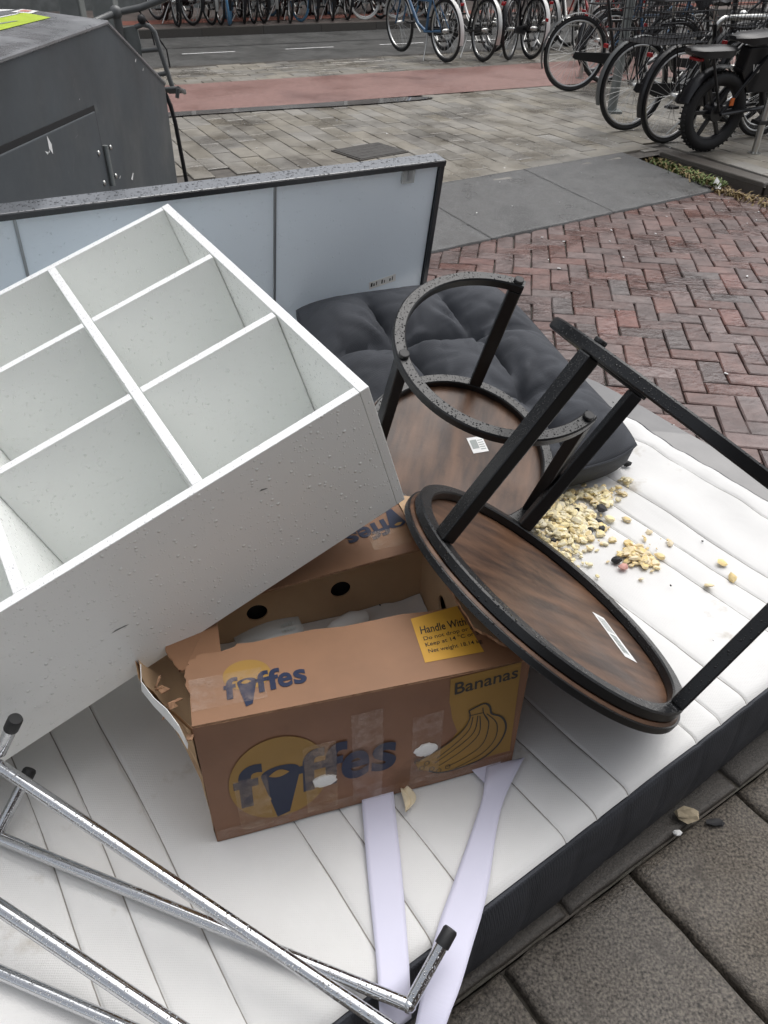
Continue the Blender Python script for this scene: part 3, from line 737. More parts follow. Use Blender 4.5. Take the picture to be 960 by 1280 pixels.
build_table('larger round wood side table tipped on its rim, leaning against the cardboard box', c2, n2, .294, .3125, .390, B2,
            (-1.984-.07, 2.050+.07), 0, st2, sr2, (-.0375, -.021))

# ---------------------------------------------------------------- cardboard banana box
def build_box():
    o0 = Vector((-.267, .671, .25)); yaw = .307
    root = empty('cardboard_box', o0, rz=yaw)
    tag(root, 'torn brown cardboard banana box with open top under the tipped shelf and table', 'cardboard box')
    L_, D = .53, .445; zb0, zb1 = .006, .010
    zt = lambda u, w: .308-.028*u/.53-.02*w/.45-.055*max(0, 1-u/.2)*min(1, max(0, w-.12)/.2)   # rim height, crushed at the back left
    T = .006
    # front wall (slightly bowed), side walls, back wall, floor
    def wall(name, p, q, m, bow=0, hh=zt, low=.004, th=T, inner='card_in', n=10, zl=None):
        mb = MB(); d_ = Vector((q[0]-p[0], q[1]-p[1], 0)); ln = d_.length; d_.normalize(); no = Vector((d_.y, -d_.x, 0))
        rows = []
        for i in range(n+1):
            f = i/n; b = Vector((p[0], p[1], 0))+d_*ln*f
            bo = bow*math.sin(math.pi*f); z1 = hh(b.x, b.y)-.003
            col = []
            for k in range(5):
                g_ = k/4; col.append(b+no*(bo*math.sin(math.pi*g_)+.0012*noise.noise(Vector((b.x*9, b.y*9, g_*3))))+Vector((0, 0, low+(z1-low)*g_)))
            rows.append(col)
        for off, mi in ((0, 0), (-th, 1)):
            mb.m = mi; vs = [p_+no*off for c in rows for p_ in c]
            mb.add(vs, [(i*5+k, (i+1)*5+k, (i+1)*5+k+1, i*5+k+1) for i in range(n) for k in range(4)])
        mb.m = 2; vs = []
        for c in rows: vs += [c[4], c[4]-no*th]
        mb.add(vs, [(2*i, 2*i+1, 2*i+3, 2*i+2) for i in range(n)])
        me = mb.build(name, [m, inner, 'card_edge'], root, None, True); return me
    wall('front_panel', (0, 0), (L_, 0), 'card_front', .004)
    wall('end_panel', (L_, 0), (L_, D), 'card', .003)
    wall('back_panel', (L_, D), (0, D), 'card', 0)
    mb = MB(); NU, NV = 16, 8; rows = []
    for i in range(NU+1):
        w_ = .36*i/NU; f = min(1, w_/.14); ut = -.002-.070*f-.02*max(0, (w_-.14)/.22); z1 = .302-.035*f-.05*max(0, w_-.14)/.22-.016*abs(noise.noise(Vector((w_*40, 1, 1))))
        rows.append([Vector((ut*(k/NV)**1.3, w_, .004+(z1-.004)*k/NV))+Vector((.004*noise.noise(Vector((w_*20, k*.7, 2))), 0, 0)) for k in range(NV+1)])
    for off, mi in ((0, 0), (.005, 1)):
        mb.m = mi; mb.add([p_+Vector((off, 0, 0)) for c in rows for p_ in c], [(i*(NV+1)+k, (i+1)*(NV+1)+k, (i+1)*(NV+1)+k+1, i*(NV+1)+k+1) for i in range(NU) for k in range(NV)])
    mb.build('end_panel', ['card_torn', 'card_in'], root, None, True)
    mb = MB(); mb.box((L_/2, D/2, .012), (L_-.015, D-.015, .006)); mb.build('bottom', 'card_in', root)
    # inner liner with hand holes (back and right)
    def liner(name, P0, dx, ln, h0, h1, holes, m='card_in'):
        """flat sheet built as a grid with round holes cut by projecting vertices"""
        dx = Vector(dx).normalized(); bm = bmesh.new(); W_ = lambda a, b: Vector(P0)+dx*a+Vector((0, 0, b))
        outer = [(ln*i/8, h0) for i in range(9)]+[(ln*i/8, h1(i/8)) for i in range(8, -1, -1)]; ed = []
        for loop in [outer]+[[(hx+hr*math.cos(2*math.pi*k/24), hz+hr*math.sin(2*math.pi*k/24)) for k in range(24)] for hx, hz, hr in holes]:
            vv = [bm.verts.new(W_(a, b)) for a, b in loop]; ed += [bm.edges.new((vv[k], vv[(k+1) % len(vv)])) for k in range(len(vv))]
        bmesh.ops.triangle_fill(bm, use_beauty=True, edges=ed); bmesh.ops.recalc_face_normals(bm, faces=bm.faces)
        me = bpy.data.meshes.new(name); bm.to_mesh(me); bm.free(); me.materials.append(M[m])
        o = bpy.data.objects.new(name, me); COL.objects.link(o); o.parent = root
        sd = o.modifiers.new('thickness', 'SOLIDIFY'); sd.thickness = .004; return o
    liner('inner_wall', (.008, .402, 0), (1, 0, 0), .487, .018, lambda f: .262-.04*(1-f), [(.135, .112, .021), (.308, .130, .021)])
    liner('inner_wall', (.494, .40, 0), (0, -1, 0), .33, .018, lambda f: .268, [(.125, .15, .022)])
    mb = MB(); mb.box((.3, .425, .12), (.4, .02, .15)); mb.build('gap_shade_block', 'dark', root)  # dark block paints the shade seen through the hand holes
    # top flaps
    TZ = lambda u, w: zt(u, 0)-.0001+.002-(.10*w if w < .16 else .016)      # near flap drops slightly inwards
    def flap(name, poly, zf, th=.005, m='card', sub=3):
        mb = MB(); n = len(poly)
        lo = [Vector((a, b, zf(a, b)-th)) for a, b in poly]; hi = [Vector((a, b, zf(a, b))) for a, b in poly]
        mb.m = 1; mb.add(lo, [tuple(range(n))[::-1]]); mb.m = 0; mb.add(hi, [tuple(range(n))])
        mb.m = 2; mb.add(lo+hi, [(i, (i+1) % n, n+(i+1) % n, n+i) for i in range(n)])
        me = bpy.data.meshes.new(name)
        return mb.build(name, [m, 'card_in', 'card_edge'], root)
    jag = lambda pts, amp, n: [(p[0]+(q[0]-p[0])*i/n+rnd.uniform(-amp, amp), p[1]+(q[1]-p[1])*i/n+rnd.uniform(-amp, amp)) for p, q in zip(pts[:-1], pts[1:]) for i in range(n)]+[pts[-1]]
    nf = lambda u, w: .3095-.0285*u/.525-.055*w     # plane of the near flap
    flap('near_flap', [(.001, .0005), (.5245, .0005), (.5245, .10)]+[(.49, .1535)]+[(x, .151+.003*math.sin(x*40)-.012*max(0, (.1-x)/.1)) for x in [.46-.05*i for i in range(8)]]+jag([(.085, .149), (.06, .139), (.02, .138), (.006, .126)], .004, 3)+jag([(.006, .126), (.0, .09), (.003, .05)], .003, 4), nf)
    ff = lambda u, w: .262+.012*u/.5+.05*(w-.31)
    flap('far_flap', [(.05, .452), (.535, .452), (.537, .40), (.52, .345), (.500, .328), (.452, .316), (.05, .285)], ff)
    rf = lambda u, w: .279+.035*(.54-u)/.08
    flap('right_flap', jag([(.5375, .022), (.492, .028), (.454, .060), (.447, .155), (.434, .300), (.437, .43)], .0018, 7)+[(.537, .44)], rf, .006, 'card_in')
    lf = lambda u, w: .262-.10*abs(u-.0)-.12*(w-.14)
    flap('left_flap', [(.058, .150)]+jag([(.065, .30), (-.01, .31)], .003, 4)+jag([(-.03, .21), (-.012, .15), (-.002, .142)], .0025, 5), lambda u, w: .272+.18*min(0, u)-.16*(w-.15)-.05*max(0, u))
    mb = MB()     # white torn ply strip down the left end
    pts = [(-.060, .150, .292), (-.062, .122, .282), (-.046, .085, .283), (-.028, .048, .292), (-.014, .018, .290), (-.006, .002, .268)]
    wd = [.010, .016, .013, .019, .012, .006]
    vs = []
    for (a, b, c), w_ in zip(pts, wd): vs += [(a-.004, b, c+w_*.5), (a-.006, b-.004, c-w_*.6)]
    mb.add(vs, [(2*i, 2*i+1, 2*i+3, 2*i+2) for i in range(5)]); o = mb.build('torn_liner', 'paper_white', root); o.modifiers.new('t', 'SOLIDIFY').thickness = .001
    for k in range(9):      # shreds at the torn corner
        mb = MB(); b = Vector((0, rnd.uniform(.0, .15), 0)); b.x = -b.y*.45+rnd.uniform(-.006, .012); b.z = .302-b.y*.2+rnd.uniform(-.02, .004)
        d1 = Vector((rnd.uniform(-.02, .012), rnd.uniform(-.02, .02), rnd.uniform(-.012, .02))); d2 = Vector((rnd.uniform(-.01, .02), rnd.uniform(.006, .02), rnd.uniform(-.012, .006)))
        mb.add([b, b+d1, b+d1+d2*.7, b+d2], [(0, 1, 2, 3)]); o = mb.build('torn_shred', 'card_edge', root); o.modifiers.new('t', 'SOLIDIFY').thickness = .002
    # contents
    mb = MB(); n = 24; vs = []
    for i in range(n+1):
        for j in range(n+1):
            u = .02+.468*i/n; w = .03+.366*j/n
            vs.append((u, w, .056+.03*(i/n-.5)+.010*noise.noise(Vector((u*14, w*14, 0)))+.006*abs(noise.noise(Vector((u*38, w*38, 5))))+.012*max(0, (w-.37)/.03)*0))
    mb.add(vs, [(i*(n+1)+j, (i+1)*(n+1)+j, (i+1)*(n+1)+j+1, i*(n+1)+j+1) for i in range(n) for j in range(n)]); mb.build('paper_liner', 'paper_white', root, None, True)
    mb = MB()
    for k in range(26): mb.ball((rnd.uniform(.2, .47), rnd.uniform(.2, .39), .06+.03*rnd.uniform(0, .4)), rnd.uniform(.0015, .0035), 5, 4, jit=.3)
    o = mb.build('crumbs', 'char', root); o['kind'] = 'stuff'
    # ---- printing on the front
    PF = lambda a, b, h=.0: Vector((a, -.0012-.004*math.sin(math.pi*min(1, max(0, a/.53)))*math.sin(math.pi*min(1, max(0, b/.29)))-h, b))
    def flat(name, m, poly, place): mb = MB(); mb.add([place(a, b) for a, b in poly], [tuple(range(len(poly)))]); return mb.build(name, m, root)
    def grid_patch(name, m, u0, u1, z0, z1, place, n=8):
        mb = MB(); vs = [place(u0+(u1-u0)*i/n, z0+(z1-z0)*j/n) for i in range(n+1) for j in range(n+1)]
        mb.add(vs, [(i*(n+1)+j, (i+1)*(n+1)+j, (i+1)*(n+1)+j+1, i*(n+1)+j+1) for i in range(n) for j in range(n)]); return mb.build(name, m, root)
    def ellipse(cx, cz, rx, rz, sk=0, a0=0, a1=360, n=48): return [(cx+rx*math.cos(R(a0+(a1-a0)*i/n))+sk*math.sin(R(a0+(a1-a0)*i/n)), cz+rz*math.sin(R(a0+(a1-a0)*i/n))) for i in range(n)]
    def fan(name, m, poly, place, h):
        mb = MB(); c = (sum(p[0] for p in poly)/len(poly), sum(p[1] for p in poly)/len(poly)); n = len(poly)
        vs = [place(*c, h)]+[place(c[0]+(a-c[0])*f, c[1]+(b-c[1])*f, h) for f in (.5, 1) for a, b in poly]
        mb.add(vs, [(0, 1+i, 1+(i+1) % n) for i in range(n)]+[(1+i, 1+n+i, 1+n+(i+1) % n, 1+(i+1) % n) for i in range(n)]); return mb.build(name, m, root)
    fan('sun_print', 'ink_gold', ellipse(.113, .138, .079, .105), PF, .0003)
    def logo(place, B0, B1, up, h):
        """bold rounded word: f y f f e s along B0->B1, up = x-height vector times 1"""
        mb = MB(); ax = (B1[0]-B0[0], B1[1]-B0[1])
        pl = lambda x, y: place(B0[0]+ax[0]*x+up[0]*y, B0[1]+ax[1]*x+up[1]*y, h)
        XH = max(v[1] for v in text_mesh('x')[0])
        def glyph(ch, x0, x1, off=.028):
            vs, fs, wd = text_mesh(ch, off); mb.add([pl(x0+(x1-x0)*x, (y+off)/(XH+2*off)) for x, y in vs], fs)
        arc = lambda cx, cy, rx, ry, a0, a1, n=14: [(cx+rx*math.cos(R(a0+(a1-a0)*i/n)), cy+ry*math.sin(R(a0+(a1-a0)*i/n))) for i in range(n+1)]
        glyph('f', -.01, .165); glyph('f', .375, .54); glyph('f', .515, .68); glyph('e', .645, .825); glyph('s', .84, 1.0)
        out = [(.155, .95)]+arc(.27, .98, .115, .24, 170, 10, 12)+[(.392, .92), (.315, -.62), (.235, -.72)]
        c = (.265, .80); n = len(out)
        mb.add([pl(*c)]+[pl(a, b) for a, b in out], [(0, 1+i, 1+(i+1) % n) for i in range(n)])
        ob = mb.build('logo_lettering', 'ink_navy', root)
        mb2 = MB(); e0 = [(.20+.125*i/10, .93+.16*math.sin(math.pi*i/10)) for i in range(11)]+[(.325-.125*i/10, .93-.10*math.sin(math.pi*i/10)) for i in range(1, 10)]
        pl2 = lambda x, y: place(B0[0]+ax[0]*x+up[0]*y, B0[1]+ax[1]*x+up[1]*y, h+.0003)
        mb2.add([pl2(a, b) for a, b in e0], [tuple(range(len(e0)))]); mb2.build('logo_eye', 'ink_gold', root)
    logo(PF, (.042, .084), (.305, .094), (.002, .072), .0007)
    # banana panel
    fan('yellow_panel', 'ink_yellow' if False else 'ink_gold', [(.392, .281), (.513, .281), (.521, .045), (.399, .045)], PF, .0003)
    mb = MB(); lettering(mb, 'Bananas', lambda a, b: PF(a, b, .0008), (.401, .2425), (.510, .2465), (-.001, .0275), off=.012); mb.build('panel_lettering', 'ink_black', root)
    bo = [(.4292, .1927), (.4548, .2014), (.4667, .1894), (.4724, .1691), (.4904, .1545), (.5023, .1312), (.5037, .1031), (.4922, .0707), (.4644, .044), (.416, .0346), (.3858, .0385), (.3666, .0526), (.3479, .0635), (.3397, .0899), (.3573, .0968), (.3956, .1176), (.4224, .1453), (.4326, .1733)]
    fan('banana_print', 'ink_gold', bo, PF, .0006)
    mb = MB()
    def line(pts, w=.0018):
        vs = []; n = len(pts)
        for i, (x, y) in enumerate(pts):
            a = pts[max(0, i-1)]; b = pts[min(n-1, i+1)]; dx, dy = b[0]-a[0], b[1]-a[1]; l = math.hypot(dx, dy) or 1
            vs += [PF(x-dy/l*w/2, y+dx/l*w/2, .0010), PF(x+dy/l*w/2, y-dx/l*w/2, .0010)]
        mb.add(vs, [(2*i, 2*i+1, 2*i+3, 2*i+2) for i in range(n-1)])
    def smooth(p):
        p = [p[0]]+list(p)+[p[-1]]; out = []
        for i in range(1, len(p)-2):
            for t in (0, .25, .5, .75):
                out.append(tuple(.5*(2*p[i][k]+(p[i+1][k]-p[i-1][k])*t+(2*p[i-1][k]-5*p[i][k]+4*p[i+1][k]-p[i+2][k])*t*t+(3*p[i][k]-p[i-1][k]-3*p[i+1][k]+p[i+2][k])*t**3) for k in (0, 1)))
        return out+[p[-1]]
    line(smooth(bo[:12]), .0036); line(smooth(bo[13:]+[bo[0]]), .0022)
    for l in ([(.4378, .174), (.4335, .141), (.4105, .1117), (.3795, .0848)], [(.4468, .1733), (.4434, .1318), (.4184, .103), (.3766, .0717)], [(.4505, .1719), (.4533, .1225), (.4269, .0883), (.3846, .0597)], [(.4574, .1746), (.4696, .1435), (.4638, .0905), (.4326, .063), (.4, .0503)], [(.463, .1725), (.4849, .1378), (.486, .0931), (.463, .0593), (.4158, .0377)], [(.4303, .1794), (.4553, .178)], [(.454, .1914), (.4574, .1746), (.469, .1491)]): line(smooth(l))
    for (a, b) in ((.3432, .0913), (.3618, .0779), (.3532, .0671), (.372, .0562), (.3855, .0446), (.4019, .0495)): line([(a+.0045*math.cos(k*.7), b+.006*math.sin(k*.7)) for k in range(10)], .0014)
    mb.build('banana_outline', 'ink_black', root)
    # tape and torn paper over the holes
    for u0, u1, z0, z1, m in ((.042, .0945, .022, .162, 'tape_worn'), (.1525, .205, .022, .206, 'tape_worn'), (.231, .282, .022, .254, 'tape'), (.332, .384, .028, .213, 'tape'), (.003, .526, .012, .040, 'tape')):
        grid_patch('tape_strip', m, u0, u1, z0, z1, lambda a, b: PF(a, b, .0016+(.0004 if u1-u0 < .2 else 0)))
    for cx, cz in ((.184, .106), (.358, .118)):
        mb = MB(); mb.ball(PF(cx, cz, .0005), .019, 14, 8, (1.1, .22, .85), .12); mb.build('stuffed_hole', 'paper_white', root, None, True)
    # ---- printing on the near flap
    PT = lambda a, b, h=.0: Vector((a, b, nf(a, b)+.0004+h))
    fan('sun_print', 'ink_gold', ellipse(.090, .080, .036, .031), PT, .0003)
    logo(PT, (.052, .036), (.176, .042), (.002, .0285), .0007)
    fan('yellow_panel', 'ink_yellow', [(.3627, .0350), (.4635, .0345), (.462, .150), (.3737, .138)], PT, .0003)
    for tx, bl, br, up, of in (('Handle With Care', (.3784, .0985), (.497, .1015), (.003, .0175), .012), ('Do not drop or damage', (.3779, .0825), (.499, .089), (.001, .0085), .006), ('Keep at 14 °C or 58 °F', (.3762, .0683), (.492, .0755), (.001, .0085), .006), ('Net weight 18.14 kg', (.3758, .0535), (.469, .0545), (.001, .0085), .006)):
        mb = MB(); lettering(mb, tx, lambda a, b: PT(a, b, .0007), bl, br, up, off=of)
        # keep only the letters that stay on the flap
        mb.build('flap_lettering', 'ink_black', root)
    grid_patch('tape_strip', 'tape', .004, .113, .026, .089, lambda a, b: PT(a, b, .0012))
    # ---- far flap word, upside down, under torn tape
    PB = lambda a, b, h=.0: Vector((a, b, ff(a, b)+.0005+h))
    logo(PB, (.47, .432), (.325, .396), (.003, -.030), .0006)
    grid_patch('tape_strip', 'tape_worn', .368, .452, .335, .385, lambda a, b: PB(a, b, .0012))
build_box()
def plastic_labels():
    o0 = Vector((-.267, .671, .25)); yaw = .307; rz = Matrix.Rotation(yaw, 3, 'Z')
    for nm, lab, p, ln, wd, a, m in (('plastic_label', 'clear plastic label strip with fine print standing in the box at left', (.155, .30, .125), .13, .05, .16, 'clear_plastic'), ('paper_strip', 'narrow white paper strip lying in the open box', (.105, .29, .10), .15, .035, .12, 'paper_white')):
        q = o0+rz @ Vector(p); r = empty(nm, q, rz=yaw+a); tag(r, lab, 'label' if m == 'clear_plastic' else 'paper strip')
        mb = MB(); vs = []
        for i in range(9):
            f = i/8; z = .012*math.sin(f*3.1); vs += [((f-.5)*ln, -wd/2, z), ((f-.5)*ln, wd/2, z+wd*.35)]
        mb.add(vs, [(2*i, 2*i+2, 2*i+3, 2*i+1) for i in range(8)]); o = mb.build('sheet', m, r, None, True); o.modifiers.new('t', 'SOLIDIFY').thickness = .0008
        if m == 'clear_plastic':
            mb = MB()
            for i in range(5):
                for j in range(2): mb.box((.025+i*.0055, -.004+j*.011, .0135+(-.004+j*.011+wd/2)*.35+.001), (.0022+.001*(i % 2), .006, .0004), Matrix.Rotation(.33, 3, 'X'))
            mb.build('print', 'sticker_grey', r)
plastic_labels()
r_ = empty('foam_block', Vector((-.267, .671, .25))+Matrix.Rotation(.307, 3, 'Z') @ Vector((.31, .345, .075)), rz=.7); tag(r_, 'crumpled white foam roll on the paper inside the box', 'packaging')
mb = MB(); mb.tube([(-.05, 0, 0), (-.02, .004, .008), (.02, 0, .010), (.05, -.006, .004)], [.013, .017, .018, .012], 10); mb.build('roll', 'paper_white', r_, None, True)

# ---------------------------------------------------------------- lavender strips
def strip_cloth(label, L_, Rg, zs, nsub=5):
    def sm(P_):
        p = [P_[0]]+list(P_)+[P_[-1]]; out = []
        for i in range(1, len(p)-2):
            for k in range(nsub):
                t = k/nsub; out.append([.5*(2*p[i][c]+(p[i+1][c]-p[i-1][c])*t+(2*p[i-1][c]-5*p[i][c]+4*p[i+1][c]-p[i+2][c])*t*t+(3*p[i][c]-p[i-1][c]-3*p[i+1][c]+p[i+2][c])*t**3) for c in range(3)])
        return [Vector(q) for q in out]+[Vector(p[-1])]
    a = sm([(*p, z) for p, z in zip(L_, zs)]); b = sm([(*p, z) for p, z in zip(Rg, zs)]); og = a[len(a)//2]
    mb = MB(); vs = []; K = 7
    for i, (p, q) in enumerate(zip(a, b)):
        for k in range(K+1):
            f = k/K; x = p.lerp(q, f); vs.append(x+Vector((0, 0, .0006*math.sin(math.pi*f)+.0022*noise.noise(Vector((x.x*12, x.y*9, 2))))))
    mb.add(vs, [(i*(K+1)+k, i*(K+1)+k+1, (i+1)*(K+1)+k+1, (i+1)*(K+1)+k) for i in range(len(a)-1) for k in range(K)])
    o = mb.build('fabric_strip', 'lav', None, og, True); o.modifiers.new('t', 'SOLIDIFY').thickness = .0012
    return tag(o, label, 'ribbon', 'lavender strips on the mattress')
strip_cloth('straight lavender fabric strip running from under the box to the chrome leg', [(-.031, .80), (-.0316, .752), (-.018, .62), (-.0021, .4935), (.003, .436), (.008, .40)], [(.022, .80), (.024, .758), (.037, .62), (.045, .505), (.047, .467), (.05, .43)], [.262, .2625, .2625, .262, .258, .22])
strip_cloth('folded lavender fabric strip hanging over the dark mattress edge', [(.19, .815), (.183, .779), (.172, .738), (.120, .610), (.093, .545), (.072, .48), (.055, .418), (.03, .33)], [(.262, .835), (.252, .8175), (.206, .729), (.170, .590), (.138, .505), (.118, .455), (.093, .402), (.07, .32)], [.264, .270, .2635, .2625, .262, .258, .245, .19])
mb = MB(); vs = [(.150, .826, .262), (.186, .777, .2645), (.235, .852, .263), (.205, .872, .2625)]
mb.add(vs, [(0, 1, 2, 3)]); o = mb.build('fabric_fold', 'lav', None, vs[0]); o.modifiers.new('t', 'SOLIDIFY').thickness = .001; tag(o, 'turned back end of the folded lavender strip at the box corner', 'ribbon', 'lavender strips on the mattress')

# ---------------------------------------------------------------- chrome legs
def build_legs():
    root = empty('folding_leg_frame', (-.28, .52, .25)); og = root.location.copy()
    tag(root, 'crossed wet chrome tube legs with black rubber caps lying on the mattress', 'metal leg frame')
    r = .0095
    def tube(name, p, q, rr=r, sag=0):
        p, q = Vector(p), Vector(q); n = 14
        mb = MB(); mb.tube([p.lerp(q, i/n)+Vector((0, 0, sag*math.sin(math.pi*i/n))) for i in range(n+1)], rr, 18); return mb.build(name, 'chrome', root, og, True)
    def ext(p, q, a, b): p, q = Vector(p), Vector(q); d_ = q-p; return p-d_*a, q+d_*b
    tube('long_tube', *ext((-.576, .6826, .44), (.01, .3947, .30), .03, .05))
    tube('long_tube', *ext((-.6195, .6627, .2735), (.044, .4275, .2735), .0, .0))
    tube('long_tube', *ext((-.528, .513, .345), (-.293, .399, .318), .35, .5), .0108)
    tube('long_tube', *ext((-.537, .462, .2735), (-.345, .398, .2735), .3, 1.2), r)
    for base, cap in (((-.581, .701, .45), (-.535, .703, .53)), ((-.6225, .664, .275), (-.578, .742, .345)), ((.045, .4275, .2735), (.1045, .507, .325))):
        b, c = Vector(base), Vector(cap); d_ = (c-b).normalized()
        tube('leg_stub', b, c-d_*.02)
        mb = MB(); mb.tube([c-d_*.026, c-d_*.003, c], [r*1.16, r*1.16, r*.98], 18); mb.build('rubber_cap', 'rubber', root, og, True)
    for w_ in ((.0445, .427, .2735), (-.6205, .663, .2735), (-.592, .692, .445)):
        mb = MB(); mb.ball(w_, r*1.12, 12, 8); mb.build('weld_joint', 'chrome', root, og, True)
build_legs()

# ---------------------------------------------------------------- food scraps on the mattress
def scraps(name, label, cat, clusters, m, kind='stuff'):
    mb = MB(); r = random.Random(len(label))
    for cx, cy, sx, sy, n, s0, s1 in clusters:
        for _ in range(int(n*(1.5 if m != 'char' else .7))):
            x = cx+r.gauss(0, sx); y = cy+r.gauss(0, sy); s = r.uniform(s0*.45, s1*1.15); h = max(0, 1-((x-cx)/(sx*1.6))**2-((y-cy)/(sy*1.6))**2)
            mb.flake((x, y, .2575+s*.3+h*.014*r.random()), s*1.25, r, .24)
    org = (clusters[0][0], clusters[0][1], .25)
    o = mb.build(name, m, None, org, True, sharp=24); return tag(o, label, cat, kind=kind)
scraps('bread_scraps', 'heap of pale and tan bread scraps beside the cushion corner', 'food scraps', [(.48, 1.535, .038, .045, 95, .007, .014), (.42, 1.46, .03, .05, 45, .006, .012), (.565, 1.645, .026, .022, 40, .006, .012), (.655, 1.708, .016, .01, 5, .008, .013), (.46, 1.40, .02, .05, 14, .005, .009)], 'pale_food')
scraps('bread_crumbs', 'tan bread crumbs mixed through the pale heap by the cushion', 'food scraps', [(.48, 1.53, .055, .06, 45, .006, .012), (.40, 1.43, .03, .06, 26, .005, .010), (.58, 1.66, .04, .03, 18, .006, .010)], 'bread')
scraps('charcoal_bits', 'black charcoal bits among the bread scraps', 'debris', [(.52, 1.56, .04, .045, 12, .006, .014), (.42, 1.50, .03, .05, 10, .005, .010), (.53, 1.30, .12, .12, 12, .0015, .003)], 'char')
scraps('bread_crumbs', 'small flattened heap of tan crumbs out on the open mattress', 'food scraps', [(.612, 1.398, .021, .018, 48, .007, .013), (.66, 1.47, .03, .02, 6, .003, .007)], 'bread')
r9 = random.Random(5)
for (x, y, s, lab) in ((.751, 1.307, .011, 'flat tan crumb nearest the mattress edge'), (.817, 1.335, .015, 'largest loose tan crumb right of the small heap'), (.81, 1.385, .013, 'tan crumb behind the largest loose crumb'), (.705, 1.455, .012, 'tan crumb just behind the small heap'), (.665, 1.50, .010, 'thin pale crumb behind the small heap, nearest the cushion'), (.60, 1.325, .007, 'tiny crumb in front of the small heap')):
    mb = MB(); mb.flake((x, y, .2588), s*1.1, r9, .22); o = mb.build('loose_crumb', 'bread', None, (x, y, .256), True, sharp=50); tag(o, lab, 'crumb', 'loose crumbs on the mattress'); o.rotation_euler = (0, 0, r9.uniform(0, 3))
mb = MB(); mb.ball((.566, 1.362, .263), .012, 8, 5, (1, .8, .6), .2); o = mb.build('pink_scrap', 'pink', None, (.566, 1.362, .256), True); tag(o, 'small pink food scrap at the front of the small crumb heap', 'food scrap')
mb = MB(); mb.ball((.556, 1.385, .264), .012, 8, 5, (1, .9, .7), .25); o = mb.build('charcoal_lump', 'char', None, (.556, 1.385, .256)); tag(o, 'black charcoal lump touching the pink scrap', 'debris')
mb = MB(); mb.ball((.676, 1.79, .27), .011, 8, 5, (1.2, .9, .7), .25); o = mb.build('charcoal_lump', 'char', None, (.676, 1.79, .256)); tag(o, 'black charcoal lump right of the cushion corner', 'debris')
# peel under the box front edge
mb = MB(); vs = []
for i in range(9):
    a = i/8; c = Vector((.040+.012*math.sin(a*2.6), .770-.045*a, .262)); w_ = .010*math.sin(math.pi*(a*.86+.1)); vs += [c+Vector((-w_, -.003, .006)), c+Vector((0, 0, .001)), c+Vector((w_, .003, .008))]
mb.add(vs, [(3*i+k, 3*i+k+1, 3*i+k+4, 3*i+k+3) for i in range(8) for k in (0, 1)]); o = mb.build('fruit_peel', 'bread', None, (.04, .75, .26), True); o.modifiers.new('t', 'SOLIDIFY').thickness = .002
tag(o, 'curled yellow fruit peel against the lower front edge of the box', 'peel')

# ---------------------------------------------------------------- bits on the pavement
def rock(name, m, c, s, sc, lab, cat):
    mb = MB(); mb.ball(c, s, 7, 5, sc, .3); o = mb.build(name, m, None, c); return tag(o, lab, cat)
rock('stone_chip', 'stone', (.636, .880, .012), .022, (1.1, .8, .55), 'pale tan broken stone chip on the joint between kerb and tiles', 'stone')
rock('stone_chip', 'char', (.688, .866, .008), .013, (1.5, .7, .5), 'small dark stone chip on the rough tile right of the pale chip', 'stone')
rock('plaster_chip', 'white_paint', (.602, .842, .006), .009, (1.1, .7, .5), 'tiny white plaster chip below the pale stone', 'stone')
mb = MB(); r8 = random.Random(11)
for _ in range(90):
    while True:
        x = r8.uniform(-1.4, 2.9); y = r8.uniform(1.7, 7.4); n_ = x*NN.x+y*NN.y
        if x > .55+(-.2 if y > 4 else 0) or y > 5.5: break
    z = .003 if n_ < 3.42 else (ZP+.004 if n_ > 4.33 else (n_-3.42)/.9*ZP+.011)
    s = r8.uniform(.003, .009); mb.box((x, y, z), (s*2, s, .003), Matrix.Rotation(r8.uniform(0, 3), 3, 'Z'))
o = mb.build('litter_flecks', 'white_paint'); tag(o, 'tiny pale litter flecks scattered over bricks and pavers', 'litter', kind='stuff')
def weeds(name, lab, pts, n, m, h, z0):
    mb = MB(); r = random.Random(n)
    for _ in range(n):
        i = r.randrange(len(pts)-1); f = r.random(); p = Vector((*pts[i], z0)).lerp(Vector((*pts[i+1], z0)), f)+Vector((r.gauss(0, .035), r.gauss(0, .03), 0))
        a = r.uniform(0, 6.28); hh = h*r.uniform(.4, 1.3); d_ = Vector((math.cos(a), math.sin(a), 0)); s = Vector((-d_.y, d_.x, 0))*.005
        t = p+d_*hh*.8+Vector((0, 0, hh*.6)); q = p+d_*hh*.4+Vector((0, 0, hh*.5))
        mb.add([p-s, p+s, q+s*1.3, t, q-s*1.3], [(0, 1, 2, 3, 4)])
    o = mb.build(name, m); tag(o, lab, 'weeds', kind='stuff')
weeds('weeds', 'low green weeds growing along the raised kerb foot', [(2.02, 6.30), (2.13, 6.02), (2.23, 5.78), (2.28, 5.62)], 420, 'grass', .05, .03)
weeds('dry_leaves', 'dry tan weeds and leaf litter in the gutter by the kerb', [(2.28, 5.66), (2.42, 5.42), (2.6, 5.10), (2.75, 4.85)], 420, 'straw', .045, .002)
weeds('dry_leaves', 'dry straw coloured weeds mixed with the green weeds', [(2.0, 6.32), (2.15, 6.0), (2.27, 5.65)], 260, 'straw', .045, .03)
mb = MB(); mb.add([(2.265, 5.61, .02), (2.30, 5.60, .02), (2.31, 5.64, .045), (2.275, 5.66, .085), (2.25, 5.64, .04)], [(0, 1, 2), (0, 2, 3), (0, 3, 4)]); o = mb.build('paper_scrap', 'white_paint', None, (2.28, 5.62, .02)); o.modifiers.new('t', 'SOLIDIFY').thickness = .001; tag(o, 'crumpled white paper scrap at the foot of the raised kerb', 'litter')

